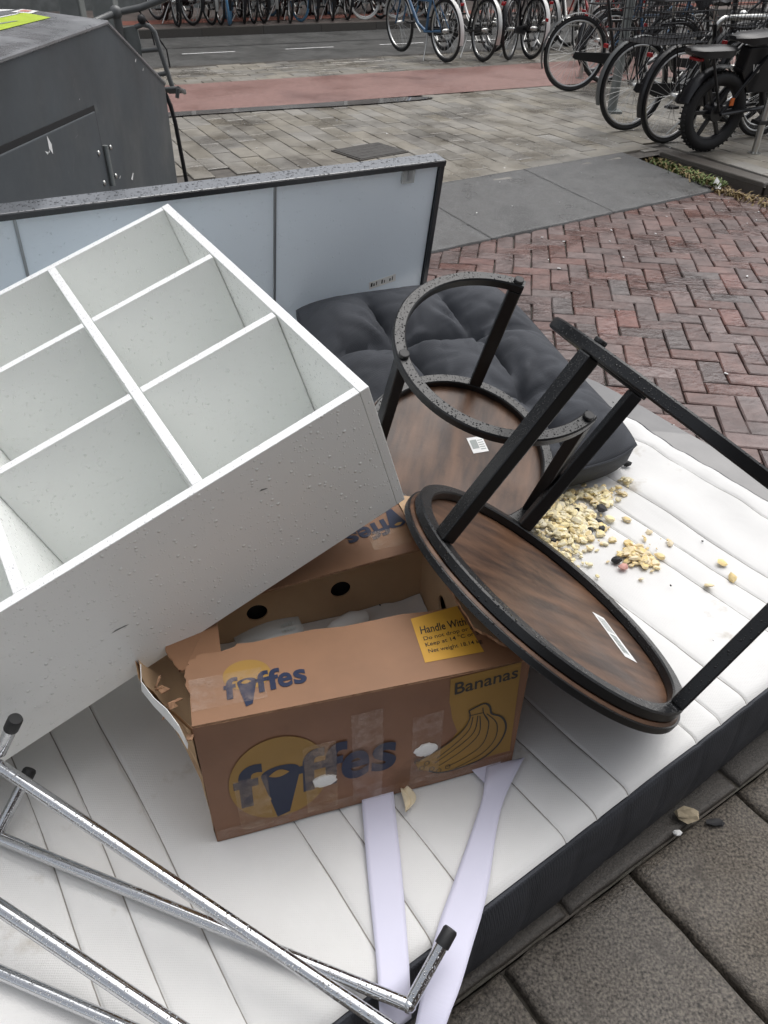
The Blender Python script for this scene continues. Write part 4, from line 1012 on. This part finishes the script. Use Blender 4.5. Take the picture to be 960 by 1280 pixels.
# ---------------------------------------------------------------- grey street bin
def build_bin():
    root = empty('street_bin', (-1.22, 2.7, 0)); og = root.location.copy(); tag(root, 'dark grey metal street container with sloped lid and lime sticker behind the panel', 'container')
    x0, x1, xr = -1.50, -.95, -1.225; zs, zr = 1.186, 1.215
    y0, y1, y2, y3 = 1.80, 3.02, 3.655, 3.60; zc = .91
    pr = [(y0, 0), (y3, 0), (y2, zc), (y1, zs), (y0, zs)]
    mb = MB()
    vs = [(x1, a, b) for a, b in pr]+[(x0, a, b) for a, b in pr]
    mb.add(vs, [(0, 1, 2, 3, 4), (9, 8, 7, 6, 5), (0, 5, 6, 1), (1, 6, 7, 2), (0, 4, 9, 5)])
    mb.build('body', 'bin', root, og, bevel=.004)
    mb = MB(); t = .004
    vs = [(x1+.006, y0-.004, zs+t), (x1+.006, y1+.004, zs+t), (xr, y1+.004, zr+t), (xr, y0-.004, zr+t), (x0-.006, y1+.004, zs+t), (x0-.006, y0-.004, zs+t), (x1+.006, y2+.006, zc+.006), (xr, y2+.006, zc+.012), (x0-.006, y2+.006, zc+.006)]
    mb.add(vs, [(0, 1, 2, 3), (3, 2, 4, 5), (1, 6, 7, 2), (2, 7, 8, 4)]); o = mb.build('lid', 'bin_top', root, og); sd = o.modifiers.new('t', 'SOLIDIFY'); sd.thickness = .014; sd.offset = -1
    o.modifiers.new('b', 'BEVEL').width = .004
    xf = x1+.001
    mb = MB(); q = [(1.84, .30), (2.735, .30), (2.735, .985), (1.84, 1.025)]
    mb.hexa([(xf-.01, a, b) for a, b in q], [(xf+.0015, a, b) for a, b in q]); mb.build('door_gap_shade', 'dark', root, og)  # dark slab paints the shade in the gap around the door
    mb = MB(); q = [(1.85, .31), (2.722, .31), (2.722, .970), (1.85, 1.008)]
    mb.hexa([(xf-.009, a, b) for a, b in q], [(xf+.006, a, b) for a, b in q]); dr = mb.build('door', 'bin', root, og, bevel=.003)
    mb = MB(); mb.tube([(xf+.012, 2.735, .74), (xf+.012, 2.735, .866)], .009, 12); mb.build('hinge', 'galv', root, og, True)
    for y, z in ((2.675, .856), (2.80, .846), (2.672, .765), (2.80, .755)):
        mb = MB(); mb.ball((xf+.007, y, z), .009, 10, 6, (.6, 1, 1)); mb.build('bolt', 'steel', root, og, True)
    sl_ = (zr-zs)/(xr-x1); ZT = lambda x: zs+t+(x-x1-.006)*sl_+.0016
    def patch(name, m, pts, dz=0):
        mb = MB(); mb.add([(x, y, ZT(x)+dz) for x, y in pts], [tuple(range(len(pts)))]); return mb.build(name, m, root, og)
    patch('lime_sticker', 'sticker_lime', [(-1.215, 2.35), (-1.18, 2.93), (-1.088, 2.90), (-1.10, 2.46), (-1.115, 2.36)])
    patch('sticker_print', 'sticker_grey', [(-1.17, 2.45), (-1.135, 2.72), (-1.125, 2.74), (-1.15, 2.5)], .001); patch('sticker_print', 'white_paint', [(-1.18, 2.5), (-1.158, 2.66), (-1.145, 2.65), (-1.16, 2.48)], .0012)
    patch('sticker_print', 'white_paint', [(-1.212, 2.40), (-1.185, 2.88), (-1.178, 2.88), (-1.203, 2.38)], .0012)
    patch('white_sticker', 'white_paint', [(-1.215, 3.0), (-1.165, 3.01), (-1.16, 2.93), (-1.212, 2.90)]); patch('sticker_print', 'sticker_red', [(-1.205, 2.985), (-1.178, 2.99), (-1.175, 2.945), (-1.203, 2.93)], .001)
    mb = MB(); c = (2.29, .965); mb.add([(xf+.0068, c[0]+a, c[1]+b) for a, b in ((-.03, -.012), (0, -.022), (.006, .02), (.026, -.006), (.02, -.03), (.004, -.014), (-.018, -.024))], [tuple(range(7))]); mb.build('paint_scuff', 'white_paint', root, og)
    mb = MB()
    for a, b, s in ((3.0, .70, .02), (2.86, .735, .008), (2.58, .78, .006), (2.62, 1.02, .004), (2.64, .70, .006), (3.28, 1.04, .010), (3.36, 1.0, .008)): mb.add([(xf+.0006, a-s, b), (xf+.0006, a+s*.6, b+s*.7), (xf+.0006, a+s, b+s*.5), (xf+.0006, a-s*.3, b-s*.4)], [(0, 1, 2, 3)])
    mb.build('paint_chips', 'white_paint', root, og)
    rs = random.Random(4); mb = MB()
    for k in range(26):
        a, b = rs.uniform(1.95, 3.5), rs.uniform(.45, 1.1); l_ = rs.uniform(.01, .06); t_ = rs.uniform(-1.2, 1.2); w_ = rs.uniform(.0006, .0014)
        if b > .93-(a-3.02)*.44 and a > 2.9: continue
        e = .0064 if a < 2.70 and b < .96 else .0007
        mb.add([(xf+e, a, b), (xf+e, a+l_*math.cos(t_), b+l_*math.sin(t_)), (xf+e, a+l_*math.cos(t_), b+l_*math.sin(t_)+w_), (xf+e, a, b+w_)], [(0, 1, 2, 3)])
    mb.build('scratches', 'bin_top', root, og)
build_bin()
# second container with pale slats just beyond
r_ = empty('slatted_crate', (-1.66, 3.3, 0)); tag(r_, 'dark street crate with pale slatted top beyond the grey container', 'crate')
mb = MB(); mb.box((0, .15, .565), (.3, .8, 1.13)); mb.build('body', 'shop', r_, bevel=.01)
for i in range(6):
    mb = MB(); mb.box((-.02, -.17+i*.12, 1.145), (.24, .085, .022)); mb.build('slat', 'white_paint', r_)

# ---------------------------------------------------------------- poles
def pole(x, y, w, h, lab, sq, lean=0):
    root = empty('street_pole', (x, y, ZP)); tag(root, lab, 'pole'); mb = MB()
    if sq: mb.box((0, 0, h/2), (w, w*.8, h))
    else: mb.tube([(0, 0, 0), (lean*.5, 0, h/2), (lean, 0, h)], w/2, 14)
    mb.build('shaft', 'galv', root, None, not sq, bevel=.012 if sq else 0)
    mb = MB(); mb.box((0, 0, .01), (w*1.9, w*1.9, .02)); mb.build('foot_plate', 'galv', root)
pole(-1.80, 5.15, .125, 2.9, 'left grey square street pole behind the container', True)
pole(-1.58, 5.05, .125, 2.9, 'right grey square street pole behind the container, nearest the handlebar', True)
pole(2.06, 7.95, .085, 3.0, 'round galvanised street pole standing among the right hand bicycles', False)

# ---------------------------------------------------------------- bicycles
def torus(mb, c, r, rt, n=40, k=8):
    mb.tube([(c[0]+r*math.cos(2*math.pi*i/n), c[1], c[2]+r*math.sin(2*math.pi*i/n)) for i in range(n)], rt, k, closed=True)
def arc_strip(mb, c, r, a0, a1, w, th, n=18):
    pts = []; fr = []
    for i in range(n+1):
        a = R(a0+(a1-a0)*i/n); x = Vector((math.cos(a), 0, math.sin(a))); pts.append(Vector(c)+x*r); fr.append((Vector((0, 1, 0)), x))
    mb.sweep(pts, fr, [(-w, -.5*th), (-w*.5, th*1.3), (w*.5, th*1.3), (w, -.5*th), (w*.4, .5*th), (-w*.4, .5*th)])
def bicycle(label, pos, head, frame='black_paint', tyre='tyre', guard='black_paint', basket=False, rack=True, lean=0, group=None, cat='bicycle', kick=True, rim_m='rim', spokes=28, r=.335, guards=True):
    root = empty('bicycle', pos); root.rotation_euler = (R(lean), 0, R(head)); tag(root, label, cat, group)
    wb = 1.08
    for cx in (0, wb):
        mb = MB(); torus(mb, (cx, 0, r), r-.019, .019); w = mb.build('wheel', tyre, root, None, True)
        mb = MB(); torus(mb, (cx, 0, r), r-.044, .0105, 36, 6); mb.build('rim', rim_m, w, None, True)
        mb = MB()
        for i in range(spokes):
            a = 2*math.pi*i/spokes; s = .022 if i % 2 else -.022
            mb.tube([(cx+.018*math.cos(a+.9*(1 if i % 4 < 2 else -1)), s, r+.018*math.sin(a+.9*(1 if i % 4 < 2 else -1))), (cx+(r-.045)*math.cos(a), 0, r+(r-.045)*math.sin(a))], .0014, 4, False)
        mb.build('spokes', 'rim', w)
        mb = MB(); mb.tube([(cx, -.055, r), (cx, -.03, r), (cx, .03, r), (cx, .055, r)], [.012, .024, .024, .012], 10); mb.build('hub', 'steel', w, None, True)
    if guards:
        mb = MB(); arc_strip(mb, (0, 0, r), r+.022, 20, 200, .026, .003); mb.build('mudguard', guard, root, None, True)
        mb = MB(); arc_strip(mb, (wb, 0, r), r+.022, 10, 160, .026, .003); mb.build('mudguard', guard, root, None, True)
    mb = MB()
    bb = (.44, 0, .29); sc_ = (.27, 0, .80); ht = (.87, 0, .93); hb = (.91, 0, .70)
    mb.tube([bb, sc_], .016, 10); mb.tube([bb, (.62, 0, .36), hb], .019, 10); mb.tube([(.33, 0, .62), (.6, 0, .62), (.885, 0, .84)], .014, 10); mb.tube([hb, ht], .02, 10)
    for s in (-.06, .06): mb.tube([(bb[0], s*.5, bb[2]), (0, s, r)], .010, 8); mb.tube([(.29, s*.4, .72), (0, s, r)], .008, 8)
    mb.build('frame', frame, root, None, True)
    mb = MB()
    for s in (-.055, .055): mb.tube([(.915, s*.6, .69), (.95, s, .60), (wb, s, r)], .011, 8)
    mb.tube([(.915, -.04, .695), (.915, .04, .695)], .014, 8); mb.build('fork', frame, root, None, True)
    mb = MB(); mb.tube([ht, (.85, 0, 1.03)], .013, 8); mb.tube([(.60, .29, 1.06), (.72, .30, 1.09), (.82, .2, 1.08), (.87, 0, 1.04), (.82, -.2, 1.08), (.72, -.30, 1.09), (.60, -.29, 1.06)], .011, 8); hb_ = mb.build('handlebar', 'steel', root, None, True)
    for s in (-.295, .295): mb = MB(); mb.tube([(.58, s*.98, 1.055), (.71, s*1.01, 1.088)], .016, 10); mb.build('grip', 'rubber', hb_, None, True)
    mb = MB(); mb.tube([sc_, (.235, 0, .93)], .012, 8); mb.build('seatpost', 'steel', root, None, True)
    mb = MB(); vs = []
    prof = [(-.02, .03, .93), (.0, .085, .965), (.06, .10, .978), (.13, .085, .965), (.19, .045, .962), (.25, .026, .965), (.28, .012, .955)]
    for x, w_, z in prof: vs += [(x+.10, -w_, z-.025), (x+.10, -w_*.75, z+.005), (x+.10, 0, z+.012), (x+.10, w_*.75, z+.005), (x+.10, w_, z-.025), (x+.10, 0, z-.05)]
    fs = [(i*6+k, i*6+(k+1) % 6, (i+1)*6+(k+1) % 6, (i+1)*6+k) for i in range(len(prof)-1) for k in range(6)]+[(0, 1, 2, 3, 4, 5), tuple(range(36, 42))]
    mb.add(vs, fs); mb.build('saddle', 'leather', root, None, True)
    mb = MB(); pts = [(-.05+.54*i/10, .0, 0) for i in range(11)]
    mb.prism([(-.05, .315), (-.03, .365), (.40, .345), (.52, .325), (.53, .28), (.46, .23), (-.02, .295)], lambda a, b, h: Vector((a, -.055-h, b)), .018); mb.build('chain_guard', 'black_paint', root, bevel=.004)
    for s in (-1, 1):
        mb = MB(); a = R(40 if s > 0 else 220); e = (.44+.165*math.cos(a), s*.09, .29+.165*math.sin(a)); mb.tube([(.44, s*.08, .29), e], .009, 8); k_ = mb.build('crank', 'steel', root, None, True)
        mb = MB(); mb.box((e[0], e[1]+s*.055, e[2]), (.085, .09, .022)); mb.build('pedal', 'rubber', k_, bevel=.004)
    if rack:
        mb = MB()
        for s in (-.055, 0, .055): mb.tube([(.20, s, .735), (-.30, s, .735)], .006, 6)
        mb.tube([(-.30, -.06, .735), (-.30, .06, .735)], .006, 6)
        for s in (-.065, .065): mb.tube([(-.17, s*.9, .735), (-.005, s, r)], .0055, 6); mb.tube([(.05, s*.9, .735), (.003, s, r)], .0055, 6)
        mb.build('carrier', 'black_paint', root, None, True)
    if kick:
        mb = MB(); mb.tube([(.36, .03, .27), (.22, .19, .012)], .009, 8); mb.build('kickstand', 'steel', root, None, True)
    mb = MB(); mb.box((-.345, 0, .63), (.02, .05, .03)); mb.build('rear_light', 'red_light', root, bevel=.006)
    mb = MB(); mb.ball((.985, 0, .80), .04, 12, 8); mb.build('headlight', 'steel', root, None, True)
    if basket:
        mb = MB(); x0, x1, y, z0, z1 = -.50, .02, .19, .715, .975
        for i in range(5):
            f = i/4; z = z0+(z1-z0)*f; e = .02*f; mb.tube([(x0-e, -y-e, z), (x1+e, -y-e, z), (x1+e, y+e, z), (x0-e, y+e, z)], .0035 if i < 4 else .007, 5, closed=True)
        for i in range(17):
            f = i/16; x = x0+(x1-x0)*f
            for s in (-1, 1): mb.tube([(x, s*y, z0), (x, s*(y+.02), z1)], .0025, 4)
            mb.tube([(x, -y, z0), (x, y, z0)], .0025, 4)
        for i in range(11):
            f = i/10; yy = -y+2*y*f
            mb.tube([(x0, yy, z0), (x0-.02, yy, z1)], .0025, 4); mb.tube([(x1, yy, z0), (x1+.02, yy, z1)], .0025, 4)
        mb.build('basket', 'black_paint', root)
    return root
GR = 'bicycles parked on the right by the hoops'
bicycle('black bicycle with bare grey rear wheel at the end of the cycle path', (1.874, 9.055+.335*0, ZP), 12, tyre='tyre', group=GR, rack=False, guards=True, guard='grey_paint')
bicycle('black bicycle with worn white-walled rear wheel and grey mudguard', (2.004, 7.163, ZP), 24, group=GR, guard='grey_paint', spokes=32)
bicycle('black bicycle with a wire basket over its rear wheel', (2.20, 6.70, ZP), 30, group=GR, basket=True)
bicycle('silver framed bicycle parked behind the electric bike', (3.05, 7.5, ZP), 24, frame='silver_paint', group=GR)
bicycle('white framed bicycle at the back of the right hand cluster', (3.2, 8.3, ZP), 30, frame='white_gloss', group=GR)
bicycle('dark blue framed bicycle behind the round pole', (2.35, 9.6, ZP), 20, frame='blue_paint', group=GR)
GM = 'bicycles parked at the road side'
bicycle('blue framed bicycle with white rear mudguard and kickstand down at the road side', (.685, 11.006, ZP), 121, frame='blue_paint', guard='white_gloss', group=GM, lean=-4)
bicycle('black bicycle with silver mudguard second in the road side row', (1.144, 11.121, ZP), 114, guard='silver_paint', group=GM, lean=3)
bicycle('plain black bicycle third in the road side row', (1.508, 11.30, ZP), 66, group=GM, lean=-2)
bicycle('black bicycle with white rear mudguard and red light last in the road side row', (1.788, 11.40, ZP), 110, guard='white_gloss', group=GM, lean=2)
bicycle('silver bicycle standing behind the road side row', (2.5, 11.9, ZP), 100, frame='silver_paint', group=GM, lean=2)
bicycle('dark red bicycle at the far right of the road side row', (3.0, 11.8, ZP), 118, frame='red_paint', group=GM)
bicycle('black bicycle with silver mudguards deep in the road side cluster', (2.1, 12.3, ZP), 112, guard='silver_paint', group=GM, lean=-3)
bicycle('white framed bicycle deep in the road side cluster', (1.35, 12.0, ZP), 120, frame='white_gloss', group=GM, lean=3)
bicycle('plain black bicycle between the round pole and the road side cluster', (2.75, 10.6, ZP), 60, group=GM, lean=2)
bicycle('black bicycle with wire basket deep in the right hand cluster', (3.05, 7.0, ZP), 26, basket=True, group=GR, lean=3)
bicycle('grey framed bicycle at the right edge beyond the electric bike', (3.45, 7.6, ZP), 22, frame='grey_paint', group=GR, lean=-3)
bicycle('black bicycle with basket beside the round pole', (2.75, 8.75, ZP), 15, basket=True, group=GR, lean=2)
bicycle('grey framed bicycle leaning near the farthest hoop', (2.35, 10.3, ZP), 40, frame='grey_paint', group=GR, lean=4)
# far row, across the road
FG = 'bicycles parked along the far kerb'
def far_at(s, n): p = SF*s+NF*n; return (p.x, p.y, .105)
protos = []
for lab, kw in (('black bicycle with black tyres in the far row across the road', dict()),
                ('bicycle with blue tyres in the far row across the road', dict(tyre='tyre_blue', frame='blue_paint')),
                ('white tyred black bicycle in the far row across the road', dict(tyre='tyre_white')),
                ('silver framed bicycle in the far row across the road', dict(frame='silver_paint', guard='silver_paint'))):
    protos.append((lab, kw))
order = [0, 0, 3, 1, 0, 0, 3, 1, 0, 0, 0, 2, 0, 2, 1, 0, 3, 0]
ORD = ['first', 'second', 'third', 'fourth', 'fifth', 'sixth', 'seventh', 'eighth', 'ninth', 'tenth', 'eleventh', 'twelfth', 'thirteenth', 'fourteenth', 'fifteenth', 'sixteenth', 'seventeenth', 'eighteenth']
KIND = ['black tyred bicycle', 'blue tyred bicycle', 'white tyred bicycle', 'silver framed bicycle']
first = {}
for k, pk in enumerate(order):
    s = 3.2+k*.30+rnd.uniform(-.05, .05); pos = far_at(s, 14.42+rnd.uniform(-.06, .06)); hd = rnd.choice((116, 128, 100, 108)) + rnd.uniform(-8, 8)
    if pk == 2: hd = 35
    if pk not in first:
        o = bicycle(protos[pk][0], pos, hd, group=FG, lean=rnd.uniform(-5, 5), spokes=18, **protos[pk][1]); bpy.context.view_layer.update(); first[pk] = (o, tree_of(o))
    else:
        src, tr = first[pk]; o = copy_tree(src, tr); o.location = pos; o.rotation_euler = (R(rnd.uniform(-5, 5)), 0, R(hd))
    o['label'] = '%s, %s from the left in the far row across the road' % (KIND[pk], ORD[k])

for k in range(16):
    pk = (0, 3, 0, 1, 0, 0)[k % 6]; src, tr = first[pk]; o = copy_tree(src, tr); o.location = far_at(3.3+k*.33+rnd.uniform(-.06, .06), 15.35+rnd.uniform(-.1, .1)); o.rotation_euler = (R(rnd.uniform(-5, 5)), 0, R(rnd.choice((112, 122, -62, -70))+rnd.uniform(-8, 8)))
    o['label'] = '%s, %s from the left in the second row behind the far row' % (KIND[pk], ORD[k])
# electric bike
def ebike():
    root = empty('electric_bike', (2.43, 6.45, ZP)); root.rotation_euler = (R(2), 0, R(20)); tag(root, 'matt black fat tyre electric bike with long seat beside the steel hoop', 'electric bike', GR)
    r = .275; wb = 1.12
    for cx in (0, wb):
        mb = MB(); torus(mb, (cx, 0, r), r-.048, .048, 44, 12); w = mb.build('wheel', 'tyre', root, None, True)
        mb = MB()
        for i in range(44):
            a = 2*math.pi*i/44; 
            for s in (-.026, 0, .026): mb.box((cx+(r-.002)*math.cos(a+(.07 if s == 0 else 0)), s, r+(r-.002-abs(s)*.25)*math.sin(a+(.07 if s == 0 else 0))), (.010, .016, .010), Matrix.Rotation(-a, 3, 'Y'))
        mb.build('tread', 'tyre', w)
        mb = MB(); torus(mb, (cx, 0, r), r-.088, .014, 36, 8); mb.tube([(cx, -.05, r), (cx, .05, r)], .062, 20)
        for i in range(6):
            a = 2*math.pi*i/6; mb.box((cx+.1*math.cos(a), 0, r+.1*math.sin(a)), (.16, .026, .026), Matrix.Rotation(-a, 3, 'Y'))
        mb.build('mag_rim', 'black_paint', w, None, True, bevel=.003)
    mb = MB(); arc_strip(mb, (0, 0, r), r+.03, 25, 165, .055, .004); mb.build('mudguard', 'black_paint', root, None, True)
    mb = MB(); arc_strip(mb, (wb, 0, r), r+.03, 20, 150, .055, .004); mb.build('mudguard', 'black_paint', root, None, True)
    mb = MB(); mb.tube([(.45, 0, .30), (.30, 0, .66)], .026, 12); mb.tube([(.45, 0, .30), (.72, 0, .42), (.90, 0, .72)], .034, 12); mb.tube([(.30, 0, .62), (.62, 0, .66), (.89, 0, .82)], .028, 12); mb.tube([(.885, 0, .66), (.85, 0, .92)], .03, 12)
    for s in (-.085, .085): mb.tube([(.43, s*.7, .30), (0, s, r)], .015, 8); mb.tube([(.31, s*.7, .64), (0, s, r)], .012, 8); mb.tube([(-.18, s*.8, .645), (-.02, s, r+.02)], .010, 8)
    mb.build('frame', 'black_paint', root, None, True)
    mb = MB(); mb.prism([(.12, .54), (.22, .40), (.44, .40), (.56, .60), (.50, .70), (.14, .70)], lambda a, b, h: Vector((a, -.055+h, b)), .11); bd = mb.build('battery_case', 'black_paint', root, bevel=.012)
    mb = MB(); lettering(mb, 'V8', lambda a, b: Vector((a, -.0563, b)), (.20, .535), (.27, .535), (0, .055), off=.02); mb.build('lettering', 'white_gloss', bd)
    mb = MB(); 
    for s in (-.075, .075): mb.tube([(.90, s*.8, .70), (wb, s, r)], .019, 10)
    mb.tube([(.88, -.07, .70), (.88, .07, .70)], .02, 8); mb.build('fork', 'black_paint', root, None, True)
    mb = MB(); mb.tube([(.85, 0, .92), (.83, 0, 1.02)], .016, 8); mb.tube([(.72, .33, 1.07), (.80, .2, 1.08), (.83, 0, 1.03), (.80, -.2, 1.08), (.72, -.33, 1.07)], .012, 8); mb.build('handlebar', 'black_paint', root, None, True)
    def seat(name, x0, x1, w, z0, z1):
        mb = MB(); n = 10; vs = []
        for i in range(n+1):
            f = i/n; x = x0+(x1-x0)*f; e = max(.35, 1-abs(2*f-1)**6); ww = w*e; zt_ = z0+(z1-z0)*f
            vs += [(x, -ww, zt_-.055*e), (x, -ww, zt_-.01), (x, -ww*.7, zt_+.008*e), (x, ww*.7, zt_+.008*e), (x, ww, zt_-.01), (x, ww, zt_-.055*e)]
        mb.add(vs, [(i*6+k, i*6+(k+1) % 6, (i+1)*6+(k+1) % 6, (i+1)*6+k) for i in range(n) for k in range(6)]+[(0, 1, 2, 3, 4, 5), tuple(range(n*6, n*6+6))]); mb.build(name, 'leather', root, None, True)
    seat('rear_seat', -.36, .04, .10, .70, .70); seat('front_seat', .0, .52, .11, .765, .80)
    mb = MB(); mb.box((-.27, 0, .632), (.05, .11, .02)); mb.build('tail_light', 'red_light', root, bevel=.006)
    mb = MB(); mb.box((.06, -.10, .36), (.03, .012, .05)); mb.build('side_reflector', 'orange_refl', root)
    for s in (-1, 1):
        mb = MB(); a = R(30 if s > 0 else 210); e = (.45+.15*math.cos(a), s*.11, .30+.15*math.sin(a)); mb.tube([(.45, s*.10, .30), e], .011, 8); mb.box((e[0], e[1]+s*.05, e[2]), (.09, .09, .024)); mb.build('pedal', 'rubber', root)
ebike()
def hoop(pos, head, w, h, lab):
    root = empty('bike_hoop', pos, rz=R(head)); tag(root, lab, 'bike rack', 'steel bike parking hoops'); mb = MB(); pts = [(0, 0, 0), (0, 0, h-.12)]
    for i in range(7): a = R(180-90*i/6); pts.append((.12+.12*math.cos(a), 0, h-.12+.12*math.sin(a)))
    for i in range(7): a = R(90-90*i/6); pts.append((w-.12+.12*math.cos(a), 0, h-.12+.12*math.sin(a)))
    pts.append((w, 0, 0)); mb.tube(pts, .024, 14); mb.build('tube', 'steel', root, None, True)
    for x in (0, w): mb = MB(); mb.tube([(x, 0, 0), (x, 0, .008)], .05, 16); mb.build('base_flange', 'steel', root)
hoop((2.808, 6.396, ZP), 24, .72, .80, 'nearest stainless steel hoop in front of the electric bike')
hoop((2.62, 7.35, ZP), 18, .75, .80, 'stainless steel hoop behind the electric bike seat')
hoop((2.15, 9.9, ZP), 30, .70, .80, 'stainless steel hoop farthest back, near the round pole')

# grey cargo bike behind the container
def cargo():
    Y = 4.5; root = empty('cargo_bicycle', (-1.75, Y, ZP)); og = root.location.copy(); tag(root, 'grey bicycle with tubular front carrier standing behind the street container', 'bicycle')
    def tb(name, paths, rr, m='grey_paint', k=10):
        mb = MB()
        for p in paths: mb.tube(p, rr, k)
        return mb.build(name, m, root, og, True)
    bar = [(-1.50, Y-.30, 1.05), (-1.44, Y-.12, 1.06), (-1.36, Y, 1.09), (-1.24, Y+.02, 1.11), (-1.13, Y+.01, 1.145), (-1.06, Y-.02, 1.17), (-1.0, Y-.04, 1.17)]
    tb('handlebar', [bar], .016); tb('stem', [[(-1.36, Y, 1.09), (-1.355, Y, .95), (-1.34, Y, .80)]], .02)
    mb = MB(); mb.ball((-1.36, Y, 1.09), .032, 12, 8); mb.build('clamp', 'grey_paint', root, og, True)
    mb = MB(); mb.prism([(-1.372, 1.022), (-1.272, 1.038), (-1.262, .93), (-1.28, .86), (-1.36, .86)], lambda a, b, h: Vector((a, Y+.01+h, b)), .012); mb.build('carrier_plate', 'galv', root, og, bevel=.003)
    arch = [(-1.275, Y, 1.03), (-1.235, Y, 1.043), (-1.205, Y, 1.035), (-1.183, Y, 1.01), (-1.166, Y, .92), (-1.148, Y, .84), (-1.131, Y, .765)]
    tb('carrier_arch', [arch], .012)
    tb('carrier_rung', [[(-1.262, Y, .928), (-1.168, Y, .937)]], .011); tb('carrier_rung', [[(-1.20, Y, .822), (-1.148, Y, .832)]], .011)
    tb('carrier_grille', [[(-1.18, Y+.05*i-.05, .765-.012*i), (-1.09, Y+.05*i-.05, .770-.012*i)] for i in range(4)]+[[(-1.088, Y-.06, .772), (-1.098, Y+.11, .725)], [(-1.088, Y-.06, .772), (-1.10, Y-.06, .728)]], .010)
    tb('stand_tube', [[(-1.175, Y, .74), (-1.155, Y, .68), (-1.143, Y, .60), (-1.127, Y, .32), (-1.115, Y, .09)]], .011, 'black_paint')
    tb('cable', [[(-1.25, Y+.01, 1.10), (-1.21, Y+.03, 1.04), (-1.20, Y+.03, .95)], [(-1.19, Y+.04, 1.0), (-1.145, Y+.04, .93), (-1.14, Y+.04, .85)]], .004, 'rubber', 6)
    tb('frame', [[(-1.34, Y, .82), (-1.75, Y, .45)], [(-1.34, Y, .9), (-1.95, Y, .78)], [(-1.75, Y, .40), (-1.98, Y, 1.0)], [(-1.75, Y, .40), (-2.4, Y, .38)], [(-1.34, Y, .80), (-1.56, Y, .38)]], .018)
    for cx in (-1.56, -2.4):
        mb = MB(); torus(mb, (cx, Y, ZP+.30), .28, .02); w = mb.build('wheel', 'tyre', root, og, True)
        mb = MB(); torus(mb, (cx, Y, ZP+.30), .255, .01, 30, 6); mb.build('rim', 'rim', w, og, True)
        mb = MB()
        for i in range(20): a = 2*math.pi*i/20; mb.tube([(cx, Y, ZP+.30), (cx+.255*math.cos(a), Y, ZP+.30+.255*math.sin(a))], .0015, 4, False)
        mb.build('spokes', 'rim', w, og)
    mb = MB(); mb.box((-1.96, Y, 1.02), (.25, .15, .05)); mb.build('saddle', 'leather', root, og, bevel=.02)
    mb = MB(); mb.ball((-1.235, Y-.01, 1.065), .022, 10, 6); mb.build('bell', 'rubber', root, og, True)
cargo()

# ---------------------------------------------------------------- building across the street
def facade():
    ang = R(26); p0 = SF*-16+NF*17.6; root = empty('shop_building', (p0.x, p0.y, .1), rz=ang); tag(root, 'dark brick shop building across the street behind the far bicycles', 'building')
    mb = MB(); mb.box((18, 2, 5.6), (40, 4, 7.6)); mb.build('wall', 'wall', root)
    mb = MB(); mb.box((18, 2.02, .9), (40, 4, 1.8)); mb.build('plinth', 'shop', root)
    mb = MB(); mb.box((18, -.06, .12), (40, .16, .24)); mb.build('sill', 'galv', root)
    for i in range(11):
        mb = MB(); mb.box((1.8+i*3.4, -.0, 2.2), (2.6, .14, 2.2)); f = mb.build('window', 'frame_white', root)
        mb = MB(); mb.box((1.8+i*3.4, -.05, 2.2), (2.4, .12, 2.0)); mb.build('pane', 'glass', f)
        for k in range(2):
            mb = MB(); mb.box((1.8+i*3.4, -.0, 5.0+k*2.4), (1.5, .14, 1.7)); f = mb.build('window', 'frame_white', root)
            mb = MB(); mb.box((1.8+i*3.4, -.05, 5.0+k*2.4), (1.34, .12, 1.54)); mb.build('pane', 'glass', f)
facade()

def near_facade():  # unseen building, added and set back to shade the camera-facing sides
    p0 = SN*-9+NN*-9; root = empty('shading_building', (p0.x, p0.y, 0), rz=R(33.5)); tag(root, 'unseen brick building behind the photographer, added to shade the near side', 'building')
    mb = MB(); mb.box((9, -3, 4.75), (20, 6, 9.5)); mb.build('wall', 'wall', root)
    for i in range(6):
        for k in range(2):
            mb = MB(); mb.box((1.6+i*3.2, -.02, 1.9+k*2.9), (1.5, .14, 1.9)); f = mb.build('window', 'frame_white', root)
            mb = MB(); mb.box((1.6+i*3.2, .02, 1.9+k*2.9), (1.34, .12, 1.74)); mb.build('pane', 'glass', f)
near_facade()
